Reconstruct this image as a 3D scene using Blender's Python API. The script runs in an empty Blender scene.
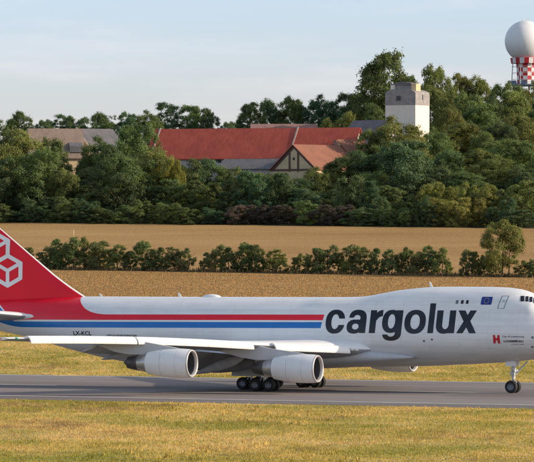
import bpy, math, random
import numpy as np
from mathutils import Vector, Matrix
random.seed(7); rng = np.random.default_rng(7)
R = math.radians
scene = bpy.context.scene
col = scene.collection
# ------------------------------------------------------------------ camera numbers
F = 4324.0 / 534.0           # focal length in picture widths
CAMZ = 15.35
def at(px, py, Y):           # a spot of the place, found from where it shows at distance Y
    k = F * 534
    return Vector(((px - 267) / k * Y, Y, CAMZ - (py - 235) / k * Y))
PSI = R(25); CP, SP = math.cos(PSI), math.sin(PSI)
T25 = math.tan(PSI)

# ------------------------------------------------------------------ helpers
def tag(o, label=None, cat=None, group=None, kind=None):
    if label: o['label'] = label
    if cat: o['category'] = cat
    if group: o['group'] = group
    if kind: o['kind'] = kind
    return o
def empty(name, loc, rz=0, label=None, cat=None, group=None):
    o = bpy.data.objects.new(name, None); col.objects.link(o)
    o.location = loc; o.rotation_euler = (0, 0, rz); o.empty_display_size = .5
    return tag(o, label, cat, group)
def mk(name, v, f, mats, parent=None, smooth=False, idx=None, angle=None):
    me = bpy.data.meshes.new(name)
    me.from_pydata([tuple(p) for p in v], [], [tuple(q) for q in f])
    if not isinstance(mats, (list, tuple)): mats = [mats]
    for m in mats: me.materials.append(m)
    if idx is not None: me.polygons.foreach_set('material_index', np.asarray(idx, dtype=np.int32))
    if smooth: me.polygons.foreach_set('use_smooth', np.ones(len(me.polygons), dtype=bool))
    me.update()
    if angle is not None:
        me.set_sharp_from_angle(angle=R(angle))
    o = bpy.data.objects.new(name, me); col.objects.link(o)
    if parent: o.parent = parent
    return o
def fastmesh(name, V, nper, mats, tint=None):
    """V: (n, nper, 3) separate polygons with nper corners"""
    n = V.shape[0]
    me = bpy.data.meshes.new(name)
    me.vertices.add(n * nper); me.vertices.foreach_set('co', V.reshape(-1).astype(np.float32))
    me.loops.add(n * nper); me.loops.foreach_set('vertex_index', np.arange(n * nper, dtype=np.int32))
    me.polygons.add(n)
    me.polygons.foreach_set('loop_start', np.arange(0, n * nper, nper, dtype=np.int32))
    me.polygons.foreach_set('loop_total', np.full(n, nper, dtype=np.int32))
    if tint is not None:
        a = me.attributes.new('tint', 'FLOAT', 'POINT')
        a.data.foreach_set('value', np.repeat(tint, nper).astype(np.float32))
    for m in mats: me.materials.append(m)
    me.update(calc_edges=True)
    return me
class MB:
    def __init__(s): s.v = []; s.f = []; s.i = []
    def add(s, v, f, i=0, M=None):
        b = len(s.v)
        for p in v:
            p = Vector(p)
            s.v.append(M @ p if M else p)
        for q in f: s.f.append(tuple(b + k for k in q)); s.i.append(i)
        return s
    def box(s, x0, x1, y0, y1, z0, z1, i=0, M=None):
        v = [(x0,y0,z0),(x1,y0,z0),(x1,y1,z0),(x0,y1,z0),(x0,y0,z1),(x1,y0,z1),(x1,y1,z1),(x0,y1,z1)]
        return s.add(v, [(0,3,2,1),(4,5,6,7),(0,1,5,4),(1,2,6,5),(2,3,7,6),(3,0,4,7)], i, M)
    def tube(s, a, b, r0, r1=None, n=10, i=0):
        a, b = Vector(a), Vector(b); r1 = r0 if r1 is None else r1
        q = (b - a).to_track_quat('Z', 'Y').to_matrix()
        v = []; f = []
        for p, r in ((a, r0), (b, r1)):
            for k in range(n):
                t = 2 * math.pi * k / n
                v.append(p + q @ Vector((r * math.cos(t), r * math.sin(t), 0)))
        for k in range(n): f.append((k, (k+1) % n, n + (k+1) % n, n + k))
        f.append(tuple(range(n-1, -1, -1))); f.append(tuple(range(n, 2*n)))
        return s.add(v, f, i)
    def lathe(s, prof, n=40, i=0, M=None, segi=None):
        """profile [(x, r)] turned about the local X axis"""
        v = []; b = len(s.v)
        for (x, r) in prof:
            for k in range(n):
                t = 2 * math.pi * k / n
                p = Vector((x, r * math.cos(t), r * math.sin(t)))
                s.v.append(M @ p if M else p)
        for j in range(len(prof) - 1):
            for k in range(n):
                s.f.append((b + j*n + k, b + (j+1)*n + k, b + (j+1)*n + (k+1) % n, b + j*n + (k+1) % n))
                s.i.append(segi[j] if segi else i)
        return s
    def prism(s, poly, t0, t1, axis='y', i=0, M=None):
        """poly in the two other axes, extruded from t0 to t1 along axis"""
        n = len(poly); v = []
        for t in (t0, t1):
            for (a, b) in poly:
                v.append({'y': (a, t, b), 'x': (t, a, b), 'z': (a, b, t)}[axis])
        f = [tuple(range(n-1, -1, -1)), tuple(range(n, 2*n))]
        for k in range(n): f.append((k, (k+1) % n, n + (k+1) % n, n + k))
        return s.add(v, f, i, M)
    def build(s, name, mats, parent=None, smooth=False, angle=None):
        return mk(name, s.v, s.f, mats, parent, smooth or angle is not None, s.i, angle)

# ------------------------------------------------------------------ materials
def newmat(name):
    m = bpy.data.materials.new(name); m.use_nodes = True
    nt = m.node_tree
    return m, nt, nt.nodes['Principled BSDF']
def nd(nt, t, **kw):
    n = nt.nodes.new(t)
    for k, v in kw.items(): setattr(n, k, v)
    return n
def mth(nt, op, a, b=None, c=None, clamp=False):
    n = nd(nt, 'ShaderNodeMath', operation=op); n.use_clamp = clamp
    for k, x in enumerate((a, b, c)):
        if x is None: continue
        if isinstance(x, (int, float)): n.inputs[k].default_value = x
        else: nt.links.new(x, n.inputs[k])
    return n.outputs[0]
def mixc(nt, fac, a, b, mode='MIX'):
    n = nd(nt, 'ShaderNodeMix', data_type='RGBA', blend_type=mode)
    for k, x in ((0, fac), (6, a), (7, b)):
        if isinstance(x, (int, float)): n.inputs[k].default_value = x
        elif isinstance(x, (tuple, list)): n.inputs[k].default_value = (*x[:3], 1)
        else: nt.links.new(x, n.inputs[k])
    return n.outputs[2]
def coords(nt, which='Object', scale=(1,1,1), rot=(0,0,0)):
    tc = nd(nt, 'ShaderNodeTexCoord'); mp = nd(nt, 'ShaderNodeMapping')
    mp.inputs['Scale'].default_value = scale; mp.inputs['Rotation'].default_value = rot
    nt.links.new(tc.outputs[which], mp.inputs[0]); return mp.outputs[0]
def wpos(nt, scale=(1,1,1), rot=(0,0,0)):
    g = nd(nt, 'ShaderNodeNewGeometry'); mp = nd(nt, 'ShaderNodeMapping')
    mp.inputs['Scale'].default_value = scale; mp.inputs['Rotation'].default_value = rot
    nt.links.new(g.outputs['Position'], mp.inputs[0]); return mp.outputs[0]
def noise(nt, vec, scale, detail=4, rough=.55):
    n = nd(nt, 'ShaderNodeTexNoise'); n.inputs['Scale'].default_value = scale
    n.inputs['Detail'].default_value = detail; n.inputs['Roughness'].default_value = rough
    nt.links.new(vec, n.inputs['Vector']); return n.outputs['Fac']
def ramp(nt, fac, stops):
    n = nd(nt, 'ShaderNodeValToRGB'); e = n.color_ramp.elements
    while len(e) < len(stops): e.new(.5)
    for k, (p, c) in enumerate(stops):
        e[k].position = p; e[k].color = (*c[:3], 1) if isinstance(c, (tuple, list)) else (c, c, c, 1)
    nt.links.new(fac, n.inputs[0]); return n.outputs[0]
def bump(nt, b, h, s=.3, d=.1):
    n = nd(nt, 'ShaderNodeBump'); n.inputs['Strength'].default_value = s; n.inputs['Distance'].default_value = d
    nt.links.new(h, n.inputs['Height']); nt.links.new(n.outputs[0], b.inputs['Normal'])
def paint(name, c, rough=.4, metal=0, var=.12, sc=1.2, spec=.5):
    m, nt, b = newmat(name)
    n = noise(nt, coords(nt, 'Object'), sc, 5, .6)
    k = ramp(nt, n, [(.3, 1 - var), (.7, 1.0)])
    nt.links.new(mixc(nt, 1.0, c, k, 'MULTIPLY'), b.inputs['Base Color'])
    b.inputs['Roughness'].default_value = rough; b.inputs['Metallic'].default_value = metal
    b.inputs['Specular IOR Level'].default_value = spec
    return m

WHITE = (.85, .84, .82); RED = (.86, .007, .028); BLUE = (.004, .17, .52)
M_white = paint('white_paint', WHITE, .32, 0, .07, .5)
M_grey = paint('grey_paint', (.56, .56, .565), .35, 0, .12, .8)
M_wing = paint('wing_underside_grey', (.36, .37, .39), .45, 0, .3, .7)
M_flap = paint('flap_white', (.88, .87, .84), .4, 0, .06, .6)
M_lip = paint('lip_metal', (.62, .59, .57), .38, .35, .15, 2)
M_duct = paint('duct_grey', (.07, .07, .078), .6, 0, .3, 2)
M_seam = paint('seam_grey', (.48, .48, .49), .5, 0, .2, 2)
M_fairing = paint('fairing_grey', (.34, .35, .37), .45, 0, .3, 1)
M_red = paint('fin_red', RED, .45, 0, .10, .5, .3)
M_navy = paint('letter_navy', (.006, .010, .018), .4, 0, .2, 1.0)
M_black = paint('black_rubber', (.018, .018, .02), .8, 0, .3, 3)
M_dark = paint('dark_cavity', (.02, .02, .023), .7, 0, .3, 2)
M_steel = paint('bare_steel', (.55, .54, .52), .38, .85, .25, 2)
M_soot = paint('sooty_nozzle', (.12, .11, .105), .5, .6, .4, 2)
M_gear = paint('gear_white', (.62, .62, .60), .45, 0, .3, 3)
M_rim = paint('rim_grey', (.22, .23, .26), .4, .4, .3, 4)
M_glass = paint('cockpit_glass', (.012, .014, .018), .12, 0, .1, 2)
M_flag = paint('flag_blue', (.008, .035, .24), .4, 0, .1, 2)
M_star = paint('star_yellow', (.7, .5, .05), .4, 0, .1, 2)
M_mark = paint('mark_red', (.6, .01, .03), .4, 0, .1, 2)

# airframe skin: white hull, red tail with its swept edge, red and blue cheat lines, from hull coordinates
X0 = 30.0                      # local x = X0 - station
def hull_material():
    m, nt, b = newmat('airframe_skin')
    tc = nd(nt, 'ShaderNodeTexCoord'); sp = nd(nt, 'ShaderNodeSeparateXYZ')
    nt.links.new(tc.outputs['Object'], sp.inputs[0])
    s = mth(nt, 'SUBTRACT', X0, sp.outputs[0]); z = sp.outputs[2]
    # lines droop a little aft
    zz = mth(nt, 'ADD', z, mth(nt, 'MULTIPLY', mth(nt, 'SUBTRACT', s, 26.7), .007))
    up = mth(nt, 'MULTIPLY', mth(nt, 'MAXIMUM', mth(nt, 'SUBTRACT', s, 61.8), 0.0), .74)       # lines sweep up at the tail
    up2 = mth(nt, 'MAXIMUM', mth(nt, 'SUBTRACT', s, 60.5), 0.0)
    zt = mth(nt, 'SUBTRACT', zz, up)
    zlow = mth(nt, 'SUBTRACT', zz, mth(nt, 'MULTIPLY', mth(nt, 'MULTIPLY', up2, up2), .05))
    # slanted forward end of the lines
    fwd = mth(nt, 'GREATER_THAN', mth(nt, 'ADD', s, mth(nt, 'MULTIPLY', mth(nt, 'SUBTRACT', z, 6.9), .16)), 26.75)
    gt = lambda a, v: mth(nt, 'GREATER_THAN', a, v)
    lt = lambda a, v: mth(nt, 'LESS_THAN', a, v)
    mul = lambda *a: a[0] if len(a) == 1 else mth(nt, 'MULTIPLY', a[0], mul(*a[1:]))
    fc = nd(nt, 'ShaderNodeFloatCurve')
    sn = mth(nt, 'DIVIDE', mth(nt, 'SUBTRACT', s, 50.0), 6.0, clamp=True)
    nt.links.new(sn, fc.inputs['Value'])
    pts = [(50, 7.34), (51.0, 7.36), (52.2, 7.5), (53.1, 7.78), (53.9, 8.28), (54.6, 8.95), (55.1, 9.6), (56, 10.0)]
    cv = fc.mapping.curves[0].points
    cv[0].location = (0, (pts[0][1]-7)/3); cv[1].location = (1, (pts[-1][1]-7)/3)
    for p in pts[1:-1]: cv.new((p[0]-50)/6, (p[1]-7)/3)
    fc.mapping.update()
    zb = mth(nt, 'ADD', mth(nt, 'MULTIPLY', fc.outputs[0], 3.0), 7.0)
    edge = mth(nt, 'SUBTRACT', zb, z)
    redtail = mul(gt(edge, 0.0), gt(zt, 6.97), gt(s, 50.0))
    redline = mul(gt(zt, 6.97), lt(zt, 7.52), fwd, lt(s, 51))
    red = mth(nt, 'MAXIMUM', redtail, redline)
    blue = mul(lt(zt, 6.78), gt(zlow, 6.19), fwd)
    whiteline = mul(gt(edge, -.16), lt(edge, 0.0), gt(s, 51.5))
    n1 = noise(nt, coords(nt, 'Object', (.35, 1, 1.3)), 1.1, 6, .62)
    n2 = noise(nt, coords(nt, 'Object', (.05, .6, 5)), 1.2, 3, .5)
    dirt = ramp(nt, mth(nt, 'ADD', mth(nt, 'MULTIPLY', n1, .6), mth(nt, 'MULTIPLY', n2, .4)), [(.30, .82), (.62, 1.0)])
    # underside shading put into the colour: white greys towards the belly
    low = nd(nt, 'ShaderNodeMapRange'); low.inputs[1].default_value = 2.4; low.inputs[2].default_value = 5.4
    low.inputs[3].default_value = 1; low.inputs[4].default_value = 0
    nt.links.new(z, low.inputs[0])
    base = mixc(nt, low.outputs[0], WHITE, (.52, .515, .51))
    # panel joints
    wx = mth(nt, 'FRACT', mth(nt, 'DIVIDE', s, 3.05)); jx = lt(wx, .012)
    j = mth(nt, 'MULTIPLY', mth(nt, 'MAXIMUM', jx, mth(nt, 'LESS_THAN', mth(nt, 'ABSOLUTE', mth(nt, 'SUBTRACT', mth(nt, 'FRACT', mth(nt, 'DIVIDE', z, 1.75)), .5)), .008)), .17)
    base = mixc(nt, whiteline, base, (.85, .85, .85))
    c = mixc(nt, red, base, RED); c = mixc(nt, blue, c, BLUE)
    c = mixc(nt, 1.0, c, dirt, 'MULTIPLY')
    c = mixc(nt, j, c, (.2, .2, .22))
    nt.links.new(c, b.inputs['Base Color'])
    b.inputs['Roughness'].default_value = .3
    bump(nt, b, noise(nt, coords(nt, 'Object', (.6, 1, 1)), 1.3, 3), .05, .05)
    return m
M_hull = hull_material()

# ------------------------------------------------------------------ the cargo jet
PN = Vector((23.9, 420, 0))                                      # nose wheel on the centre line
def P0(s, y=0, z=0):
    return Vector((PN.x - CP*(s-7.8) - SP*y, PN.y + SP*(s-7.8) - CP*y, z))
def st(px, py, y=0):                                             # station, height of a mark seen at (px,py) on span plane y
    k = (px - 267) / (F*534)
    u = (PN.x - SP*y - k*(PN.y - CP*y)) / (CP + k*SP)
    d = PN.y + SP*u - CP*y
    return u + 7.8, CAMZ - (py - 235)*d/(F*534)
jet = empty('cargo_jet', P0(X0), -PSI,
            'large white four engined cargo jet with red tail taxiing on the runway', 'airplane')
def L(s, y, z): return Vector((X0 - s, -y, z))                   # station, starboard, height -> local

def lerp(tab, s):
    xs = [t[0] for t in tab]
    return float(np.interp(s, xs, [t[1] for t in tab]))
def smooth_tab(tab):
    xs = np.array([t[0] for t in tab]); ys = np.array([t[1] for t in tab])
    d = np.gradient(ys, xs)
    h = np.diff(ys)/np.diff(xs); d[0] = h[0]; d[-1] = h[-1]
    for k in range(1, len(xs)-1):                                # monotone slopes
        d[k] = 0 if h[k-1]*h[k] <= 0 else 2*h[k-1]*h[k]/(h[k-1]+h[k])
    def f(s):
        k = int(np.clip(np.searchsorted(xs, s)-1, 0, len(xs)-2)); H = xs[k+1]-xs[k]; t = min(max((s-xs[k])/H, 0), 1)
        return ((1+2*t)*(1-t)**2*ys[k] + t*(1-t)**2*H*d[k] + t*t*(3-2*t)*ys[k+1] + t*t*(t-1)*H*d[k+1])
    return f
ZT = smooth_tab([(0,5.42),(.25,6.0),(.8,6.65),(1.6,7.3),(2.6,8.0),(3.6,8.62),(4.6,9.2),(5.6,9.66),(6.4,9.94),(7.1,10.11),(8.6,10.26),(10.5,10.3),(12.5,10.3),
                 (14.5,10.29),(16.5,10.24),(18.2,10.1),(19.75,9.92),(21.5,9.62),(23,9.36),(24,9.26),(25.5,9.22),(35,9.17),(45,9.13),(54,9.1),(60,8.9),(66,8.55),(70,8.1),(70.6,7.6)])
ZB = smooth_tab([(0,5.38),(.25,4.85),(.8,4.45),(1.6,4.12),(2.6,3.8),(4,3.5),(5.6,3.28),(7.5,3.07),(9.8,2.89),(13.4,2.68),(17,2.5),(22,2.35),(28,2.28),(46,2.28),(49,2.42),
                 (52,2.85),(55,3.45),(58,4.15),(61.15,4.9),(64.4,5.52),(67,6.05),(70,6.85),(70.6,7.3)])
HW = smooth_tab([(0,.03),(.25,.75),(.8,1.3),(1.6,1.8),(2.6,2.25),(4,2.7),(5.6,3.0),(7.5,3.17),(10,3.25),(47,3.25),(51,3.12),(55,2.78),(59,2.25),(63,1.65),(67,1.0),(70,.5),(70.6,.2)])
def smax(a, b, k):
    h = max(k - abs(a-b), 0)/k
    return max(a, b) + h*h*k/4
def section_r(s, th):
    zt, zb, hw = ZT(s), ZB(s), HW(s)
    f = min(max((s-1.0)/9, 0), 1); zc0 = 5.55
    zc = zc0 if s < 48 else zb + (zt-zb)*.48
    if s < 10: zc = zb + (zt - zb)*lerp([(0,.5),(2,.47),(6,.42),(10,(5.55-ZB(10))/(ZT(10)-ZB(10)))], s)
    cy, sz = math.cos(th), math.sin(th)
    if sz < 0:
        b = zc - zb
        return 1/math.sqrt((cy/hw)**2 + (sz/b)**2), zc
    hump = max(zt - 9.2, 0)/1.1 if s > 8 else 0
    hump = min(hump, 1)
    if s <= 8: hump = min(1, max(0, (s-2)/6))
    zm = min(zt, 9.2) if s > 8 else zt - (zt-9.2)*min(1, max(0,(s-2)/6)) if zt > 9.2 else zt
    b = max(zm - zc, .02)
    r = 1/math.sqrt((cy/hw)**2 + (sz/b)**2)
    if zt > 9.2 and hump > 0:
        zu = 7.9; bu = zt - zu; au = 2.5 - .15*(1-hump)
        # ray from (0,zc) hits ellipse centred (0,zu)
        A = (cy/au)**2 + (sz/bu)**2; B = 2*sz*(zc-zu)/bu**2; C = ((zc-zu)/bu)**2 - 1
        D = B*B - 4*A*C
        if D > 0:
            r2 = (-B + math.sqrt(D))/(2*A)
            r = smax(r, r2, .9*hump*abs(cy)**.5 + 1e-4)
    return r, zc
_HS = np.arange(0, 70.61, .15); _HZ = np.arange(2.2, 10.5, .02); _HT = []
for s_ in _HS:
    ts = np.linspace(-math.pi/2, math.pi/2, 121); yy = []; zz = []
    for t in ts:
        r, zc = section_r(s_, t); yy.append(r*math.cos(t)); zz.append(zc + r*math.sin(t))
    _HT.append(np.interp(_HZ, zz, yy))
_HT = np.array(_HT)
def hull_y(s, z):                                                # half width of the hull at height z
    a = min(max(s/.15, 0), len(_HS)-1.001); i = int(a); a -= i
    return float((1-a)*np.interp(z, _HZ, _HT[i]) + a*np.interp(z, _HZ, _HT[i+1]))
# fuselage
SS = [0,.06,.15,.25,.4,.6,.8,1.1,1.4,1.8,2.2,2.6] + list(np.arange(3, 26, .4)) + list(np.arange(26, 46, 1.0)) + list(np.arange(46, 70.2, .6)) + [70.4, 70.6]
NT = 72; v = []; f = []
for s in SS:
    for k in range(NT):
        t = 2*math.pi*k/NT; r, zc = section_r(s, t)
        v.append(L(s, r*math.cos(t), zc + r*math.sin(t)))
for j in range(len(SS)-1):
    for k in range(NT): f.append((j*NT+k, j*NT+(k+1) % NT, (j+1)*NT+(k+1) % NT, (j+1)*NT+k))
f.append(tuple(range(NT))); f.append(tuple(range(len(v)-1, len(v)-NT-1, -1)))
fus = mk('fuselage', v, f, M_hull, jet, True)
# wing to body fairing
v = []; f = []; n = 40
FS = list(np.linspace(17.0, 24, 24)) + list(np.linspace(24.6, 41, 26))
for s in FS:
    t = (s-17.0)/(41-17.0)
    k = math.sin(math.pi*min(t/.62, 1)/2) if t < .62 else math.cos((t-.62)/.38*math.pi/2)
    k = max(k, .0)**.62
    hh = .04 + 1.30*k; hw_ = 2.9 + .95*k; zc = 3.42 - .02*k
    for q in range(n):
        a = 2*math.pi*q/n; ca, sa = math.cos(a), math.sin(a)
        v.append(L(s, hw_*math.copysign(abs(ca)**.75, ca), zc + hh*math.copysign(abs(sa)**.8, sa)))
for j in range(len(FS)-1):
    for q in range(n): f.append((j*n+q, j*n+(q+1) % n, (j+1)*n+(q+1) % n, (j+1)*n+q))
f.append(tuple(range(n))); f.append(tuple(range(len(v)-1, len(v)-n-1, -1)))
mk('wing_fairing', v, f, M_grey, jet, True)

# --- decals: implicit shapes -> clipped grid polygons laid on a surface
def implicit(fun, x0, x1, y0, y1, h):
    nx, ny = int((x1-x0)/h)+1, int((y1-y0)/h)+1
    X, Y = np.meshgrid(x0 + h*np.arange(nx+1), y0 + h*np.arange(ny+1), indexing='ij')
    V = fun(X, Y); pts = {}; verts = []; faces = []
    def vid(p):
        k = (round(p[0]/h*1000), round(p[1]/h*1000))
        if k not in pts: pts[k] = len(verts); verts.append(p)
        return pts[k]
    for i in range(nx):
        for j in range(ny):
            c = [(i,j),(i+1,j),(i+1,j+1),(i,j+1)]
            vals = [V[a] for a in c]
            if max(vals) <= 0: continue
            poly = []
            for q in range(4):
                a, b = c[q], c[(q+1) % 4]; va, vb = V[a], V[b]
                if va > 0: poly.append((X[a], Y[a]))
                if (va > 0) != (vb > 0):
                    t = va/(va-vb); poly.append((X[a]+t*(X[b]-X[a]), Y[a]+t*(Y[b]-Y[a])))
            ids = []
            for p in poly:
                w = vid(p)
                if w not in ids: ids.append(w)
            if len(ids) >= 3: faces.append(tuple(ids))
    return verts, faces
mx, mn = np.maximum, np.minimum
def ell(X, Y, cx, cy, rx, ry):
    d = np.sqrt(((X-cx)/rx)**2 + ((Y-cy)/ry)**2) + 1e-9
    return (1-d)*min(rx, ry)
def supe(X, Y, cx, cy, rx, ry, p=2.3):
    d = ((np.abs(X-cx)/rx)**p + (np.abs(Y-cy)/ry)**p + 1e-9)**(1/p)
    return (1-d)*min(rx, ry)
def box2(X, Y, x0, x1, y0, y1): return mn(mn(X-x0, x1-X), mn(Y-y0, y1-Y))
def seg(X, Y, a, b, w):
    dx, dy = b[0]-a[0], b[1]-a[1]; t = np.clip(((X-a[0])*dx+(Y-a[1])*dy)/(dx*dx+dy*dy), 0, 1)
    return w/2 - np.sqrt((X-a[0]-t*dx)**2 + (Y-a[1]-t*dy)**2)
def bar(X, Y, a, b, w):                                           # square ended stroke
    dx, dy = b[0]-a[0], b[1]-a[1]; ln = math.hypot(dx, dy); ux, uy = dx/ln, dy/ln
    t = (X-a[0])*ux + (Y-a[1])*uy; d = np.abs(-(X-a[0])*uy + (Y-a[1])*ux)
    return mn(w/2-d, mn(t, ln-t))
def title(X, Y):
    """bold slanted lower case letters; X along, Y above the baseline (x height 22)"""
    X = X - Y*.115
    out = -np.ones_like(X)
    ring = lambda cx, cy, ro, rv, ri, rw: mn(supe(X,Y,cx,cy,ro,rv), -supe(X,Y,cx,cy,ri,rw,2.15))
    # c
    g = ring(8.1, 11, 9.5, 11.6, 3.9, 7.2)
    out = mx(out, mn(g, -mn(X-9.5, 3.1-np.abs(Y-10.9))))
    # a
    stem = box2(X,Y,32.8,39.0,0,15)
    bowl = mn(mn(supe(X,Y,27.6,6.2,7.6,6.8), -supe(X,Y,28.6,6.3,3.3,2.9,2.1)), 34-X)
    arch = mn(mn(supe(X,Y,30.3,14.6,8.6,8.0), -supe(X,Y,29.6,14.0,3.6,3.6,2)), Y-14.9)
    link = box2(X,Y,28.4,33.5,9.1,13.0)
    out = mx(out, mx(mx(stem, bowl), mx(arch, link)))
    # r
    stem = box2(X,Y,42.7,48.8,0,22.2)
    arm = mn(mn(supe(X,Y,55.0,10.2,8.6,12.2), -supe(X,Y,55.4,8.8,6.6,7.6,2.2)), mn(Y-12.5, 55.0-X))
    out = mx(out, mx(stem, arm))
    # g
    r_ = mn(ring(64.3, 11.4, 9.3, 11.2, 3.6, 7.0), 70.5-X)
    stem = box2(X,Y,68.8,75.0,-.6,22.2)
    hook = mn(mn(supe(X,Y,65.7,-.2,9.3,7.2), -supe(X,Y,65.0,-.2,3.9,3.3,2.1)), -.2-Y)
    hook = mn(hook, mx(X-63.0, -1.4-Y))
    out = mx(out, mx(r_, mx(stem, hook)))
    # o
    out = mx(out, ring(87.9, 11, 10.6, 11.6, 4.7, 7.2))
    # l
    out = mx(out, box2(X,Y,101.3,106.9,0,29.0))
    # u
    left = box2(X,Y,109.1,115.2,8,22.2); right = box2(X,Y,121.8,127.9,0,22.2)
    cup = mn(mn(supe(X,Y,117.6,8.3,8.5,8.8), -supe(X,Y,118.5,8.9,3.35,5.0,2.1)), mn(8.3-Y, 124-X))
    out = mx(out, mx(left, mx(right, cup)))
    # x
    lim = box2(X,Y,125,156,0,22.2)
    a = mn(bar(X,Y,(131.6,-3.2),(147.0,25.4),5.6), lim); b = mn(bar(X,Y,(148.3,-3.2),(131.6,25.4),5.9), lim)
    return mx(out, mx(a, b))
def on_hull(name, verts, faces, mp, mats, parent, off=.022, idx=None, side=1):
    vv = []
    for p in verts:
        s, z = mp(p); y = hull_y(s, z)
        y2 = hull_y(s, z+.06); nz = (y-y2)/.06; ln = math.hypot(1, nz)
        vv.append(L(s, side*(y + off/ln), z + off*nz/ln))
    return mk(name, vv, faces, mats, parent, True, idx)
vt, ft = implicit(title, -3, 158, -9, 32, .30)
def on_side(px, py):                                             # where a mark seen at (px,py) sits on the hull skin
    yy = 3.2
    for _ in range(8):
        q = st(px, py, yy); yy = .4*yy + .6*hull_y(*q)
    return q
def title_map(p): return on_side(326 + p[0], 332.95 + .002*p[0] - p[1]*1.025)
tl = on_hull('airline_title', vt, ft, title_map, M_navy, fus)
tl['label'] = 'near black bold slanted lettering cargolux on the white fuselage side'

def text_on_hull(name, txt, s_left, z, height, mat, parent=fus, width=None, heavy=0.0):
    cu = bpy.data.curves.new(name, 'FONT'); cu.body = txt; cu.size = height*1.4; cu.offset = heavy*height
    cu.resolution_u = 3
    tmp = bpy.data.objects.new(name + '_source', cu); col.objects.link(tmp)
    dg = bpy.context.evaluated_depsgraph_get(); me = bpy.data.meshes.new_from_object(tmp.evaluated_get(dg))
    vs = [tuple(q.co) for q in me.vertices]; fs = [tuple(p.vertices) for p in me.polygons]
    bpy.data.objects.remove(tmp); bpy.data.curves.remove(cu); bpy.data.meshes.remove(me)
    w = max(q[0] for q in vs); k = (width/w) if width else 1
    return on_hull(name, vs, fs, lambda p: (s_left - p[0]*k, z + p[1]), mat, parent)
s0, z0 = st(71, 335.0, 3.2); s1, _ = st(90.5, 337, 3.2)
text_on_hull('registration', 'LX-KCL', s0, z0, .40, M_navy, width=s0-s1, heavy=.03)
s0, z0 = st(106, 336.3, 3.2); s1, _ = st(137.5, 338, 3.2)
text_on_hull('small_lettering', 'CARGOLUX AIRLINES INTERNATIONAL', s0, z0, .2, M_navy, width=s0-s1, heavy=.02)
s0, z0 = st(502, 337.2, 3.2); s1, _ = st(523, 337, 3.2)
text_on_hull('small_lettering', 'City of Luxembourg', s0, z0, .16, M_navy, width=s0-s1, heavy=.01)
s0, z0 = st(503, 342.1, 3.2); s1, _ = st(522, 342, 3.2)
text_on_hull('small_lettering', 'LUXEMBOURG', s0, z0, .19, M_navy, width=s0-s1, heavy=.03)
s0, z0 = st(510, 344.8, 3.2); s1, _ = st(522, 344, 3.2)
text_on_hull('small_lettering', "LET'S MAKE IT HAPPEN", s0, z0, .09, M_navy, width=s0-s1)
# red emblem: two bowed bars that meet in a waist
def emb(X, Y):
    a = np.abs(X); return mx(mn(mn(a-.05-.10*np.abs(Y)*1.6, .30-a*.9), .5-np.abs(Y)), mn(.12-np.abs(Y), .2-a))
ve, fe = implicit(emb, -.45, .45, -.6, .6, .03)
s0, z0 = st(496.3, 339.2, 3.2)
em = on_hull('red_emblem', ve, fe, lambda p: (s0 - p[0], z0 + p[1]*.82), M_mark, fus)
# flag with its ring of stars
sL, zL = st(480.3, 304.7, 2.5); sR, zR = st(491, 297, 2.5)
vf, ff = implicit(lambda X, Y: box2(X, Y, 0, 1, 0, 1), -.05, 1.05, -.05, 1.05, .11)
fl = on_hull('flag', vf, ff, lambda p: (sL + (sR-sL)*p[0], zL + (zR-zL)*p[1]), M_flag, fus)
fl['label'] = 'blue flag with a ring of yellow stars'
mbv, mbf = [], []
for k in range(12):
    a = k*math.pi/6; cx, cy = .5+.22*math.cos(a), .5+.33*math.sin(a); b0 = len(mbv)
    for q in range(10):
        r = 1 if q % 2 == 0 else .4; t = math.pi/2 + q*math.pi/5
        mbv.append((cx + .045*r*math.cos(t), cy + .068*r*math.sin(t)))
    mbv.append((cx, cy))
    for q in range(10): mbf.append((b0+10, b0+q, b0+(q+1) % 10))
on_hull('star_ring', mbv, mbf, lambda p: (sL + (sR-sL)*p[0], zL + (zR-zL)*p[1]), M_star, fl, .034)
# upper deck door outline, small dark windows, cockpit panes
def frame2(X, Y, w, h, t): return mn(box2(X, Y, 0, w, 0, h), -box2(X, Y, t, w-t, t, h-t))
def quad_on_hull(name, c, mat, parent=fus, off=.024, n=6):
    """c: four (s,z) corners bl, br, tr, tl"""
    vs = []; fs = []
    for i in range(n+1):
        for j in range(n+1):
            u, w = i/n, j/n
            a = [(1-u)*(1-w)*c[0][q] + u*(1-w)*c[1][q] + u*w*c[2][q] + (1-u)*w*c[3][q] for q in (0, 1)]
            vs.append(a)
    for i in range(n):
        for j in range(n): fs.append((i*(n+1)+j, (i+1)*(n+1)+j, (i+1)*(n+1)+j+1, i*(n+1)+j+1))
    return on_hull(name, vs, fs, lambda p: p, mat, parent, off)
sD, zD = st(496.0, 308.7, 2.9); sD2, zD2 = st(504.3, 295.8, 2.2)
vd, fd = implicit(lambda X, Y: frame2(X, Y, .72, 1.62, .06), -.03, .75, -.05, 1.67, .06)
dr = on_hull('crew_door', vd, fd, lambda p: (sD - p[0] - .14*p[1], zD + (zD2-zD)/1.62*p[1]), M_rim, fus)
quad_on_hull('door_window', [(sD-.38, zD+.62), (sD-.62, zD+.62), (sD-.65, zD+.85), (sD-.41, zD+.85)], M_grey, dr)
for px in (456, 461.2, 466.2):
    a, b = st(px, 302.1, 2.6)
    quad_on_hull('small_window', [(a+.13, b-.17), (a-.13, b-.17), (a-.13, b+.17), (a+.13, b+.17)], M_glass if px > 457 else M_rim, fus, .024, 3)
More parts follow.
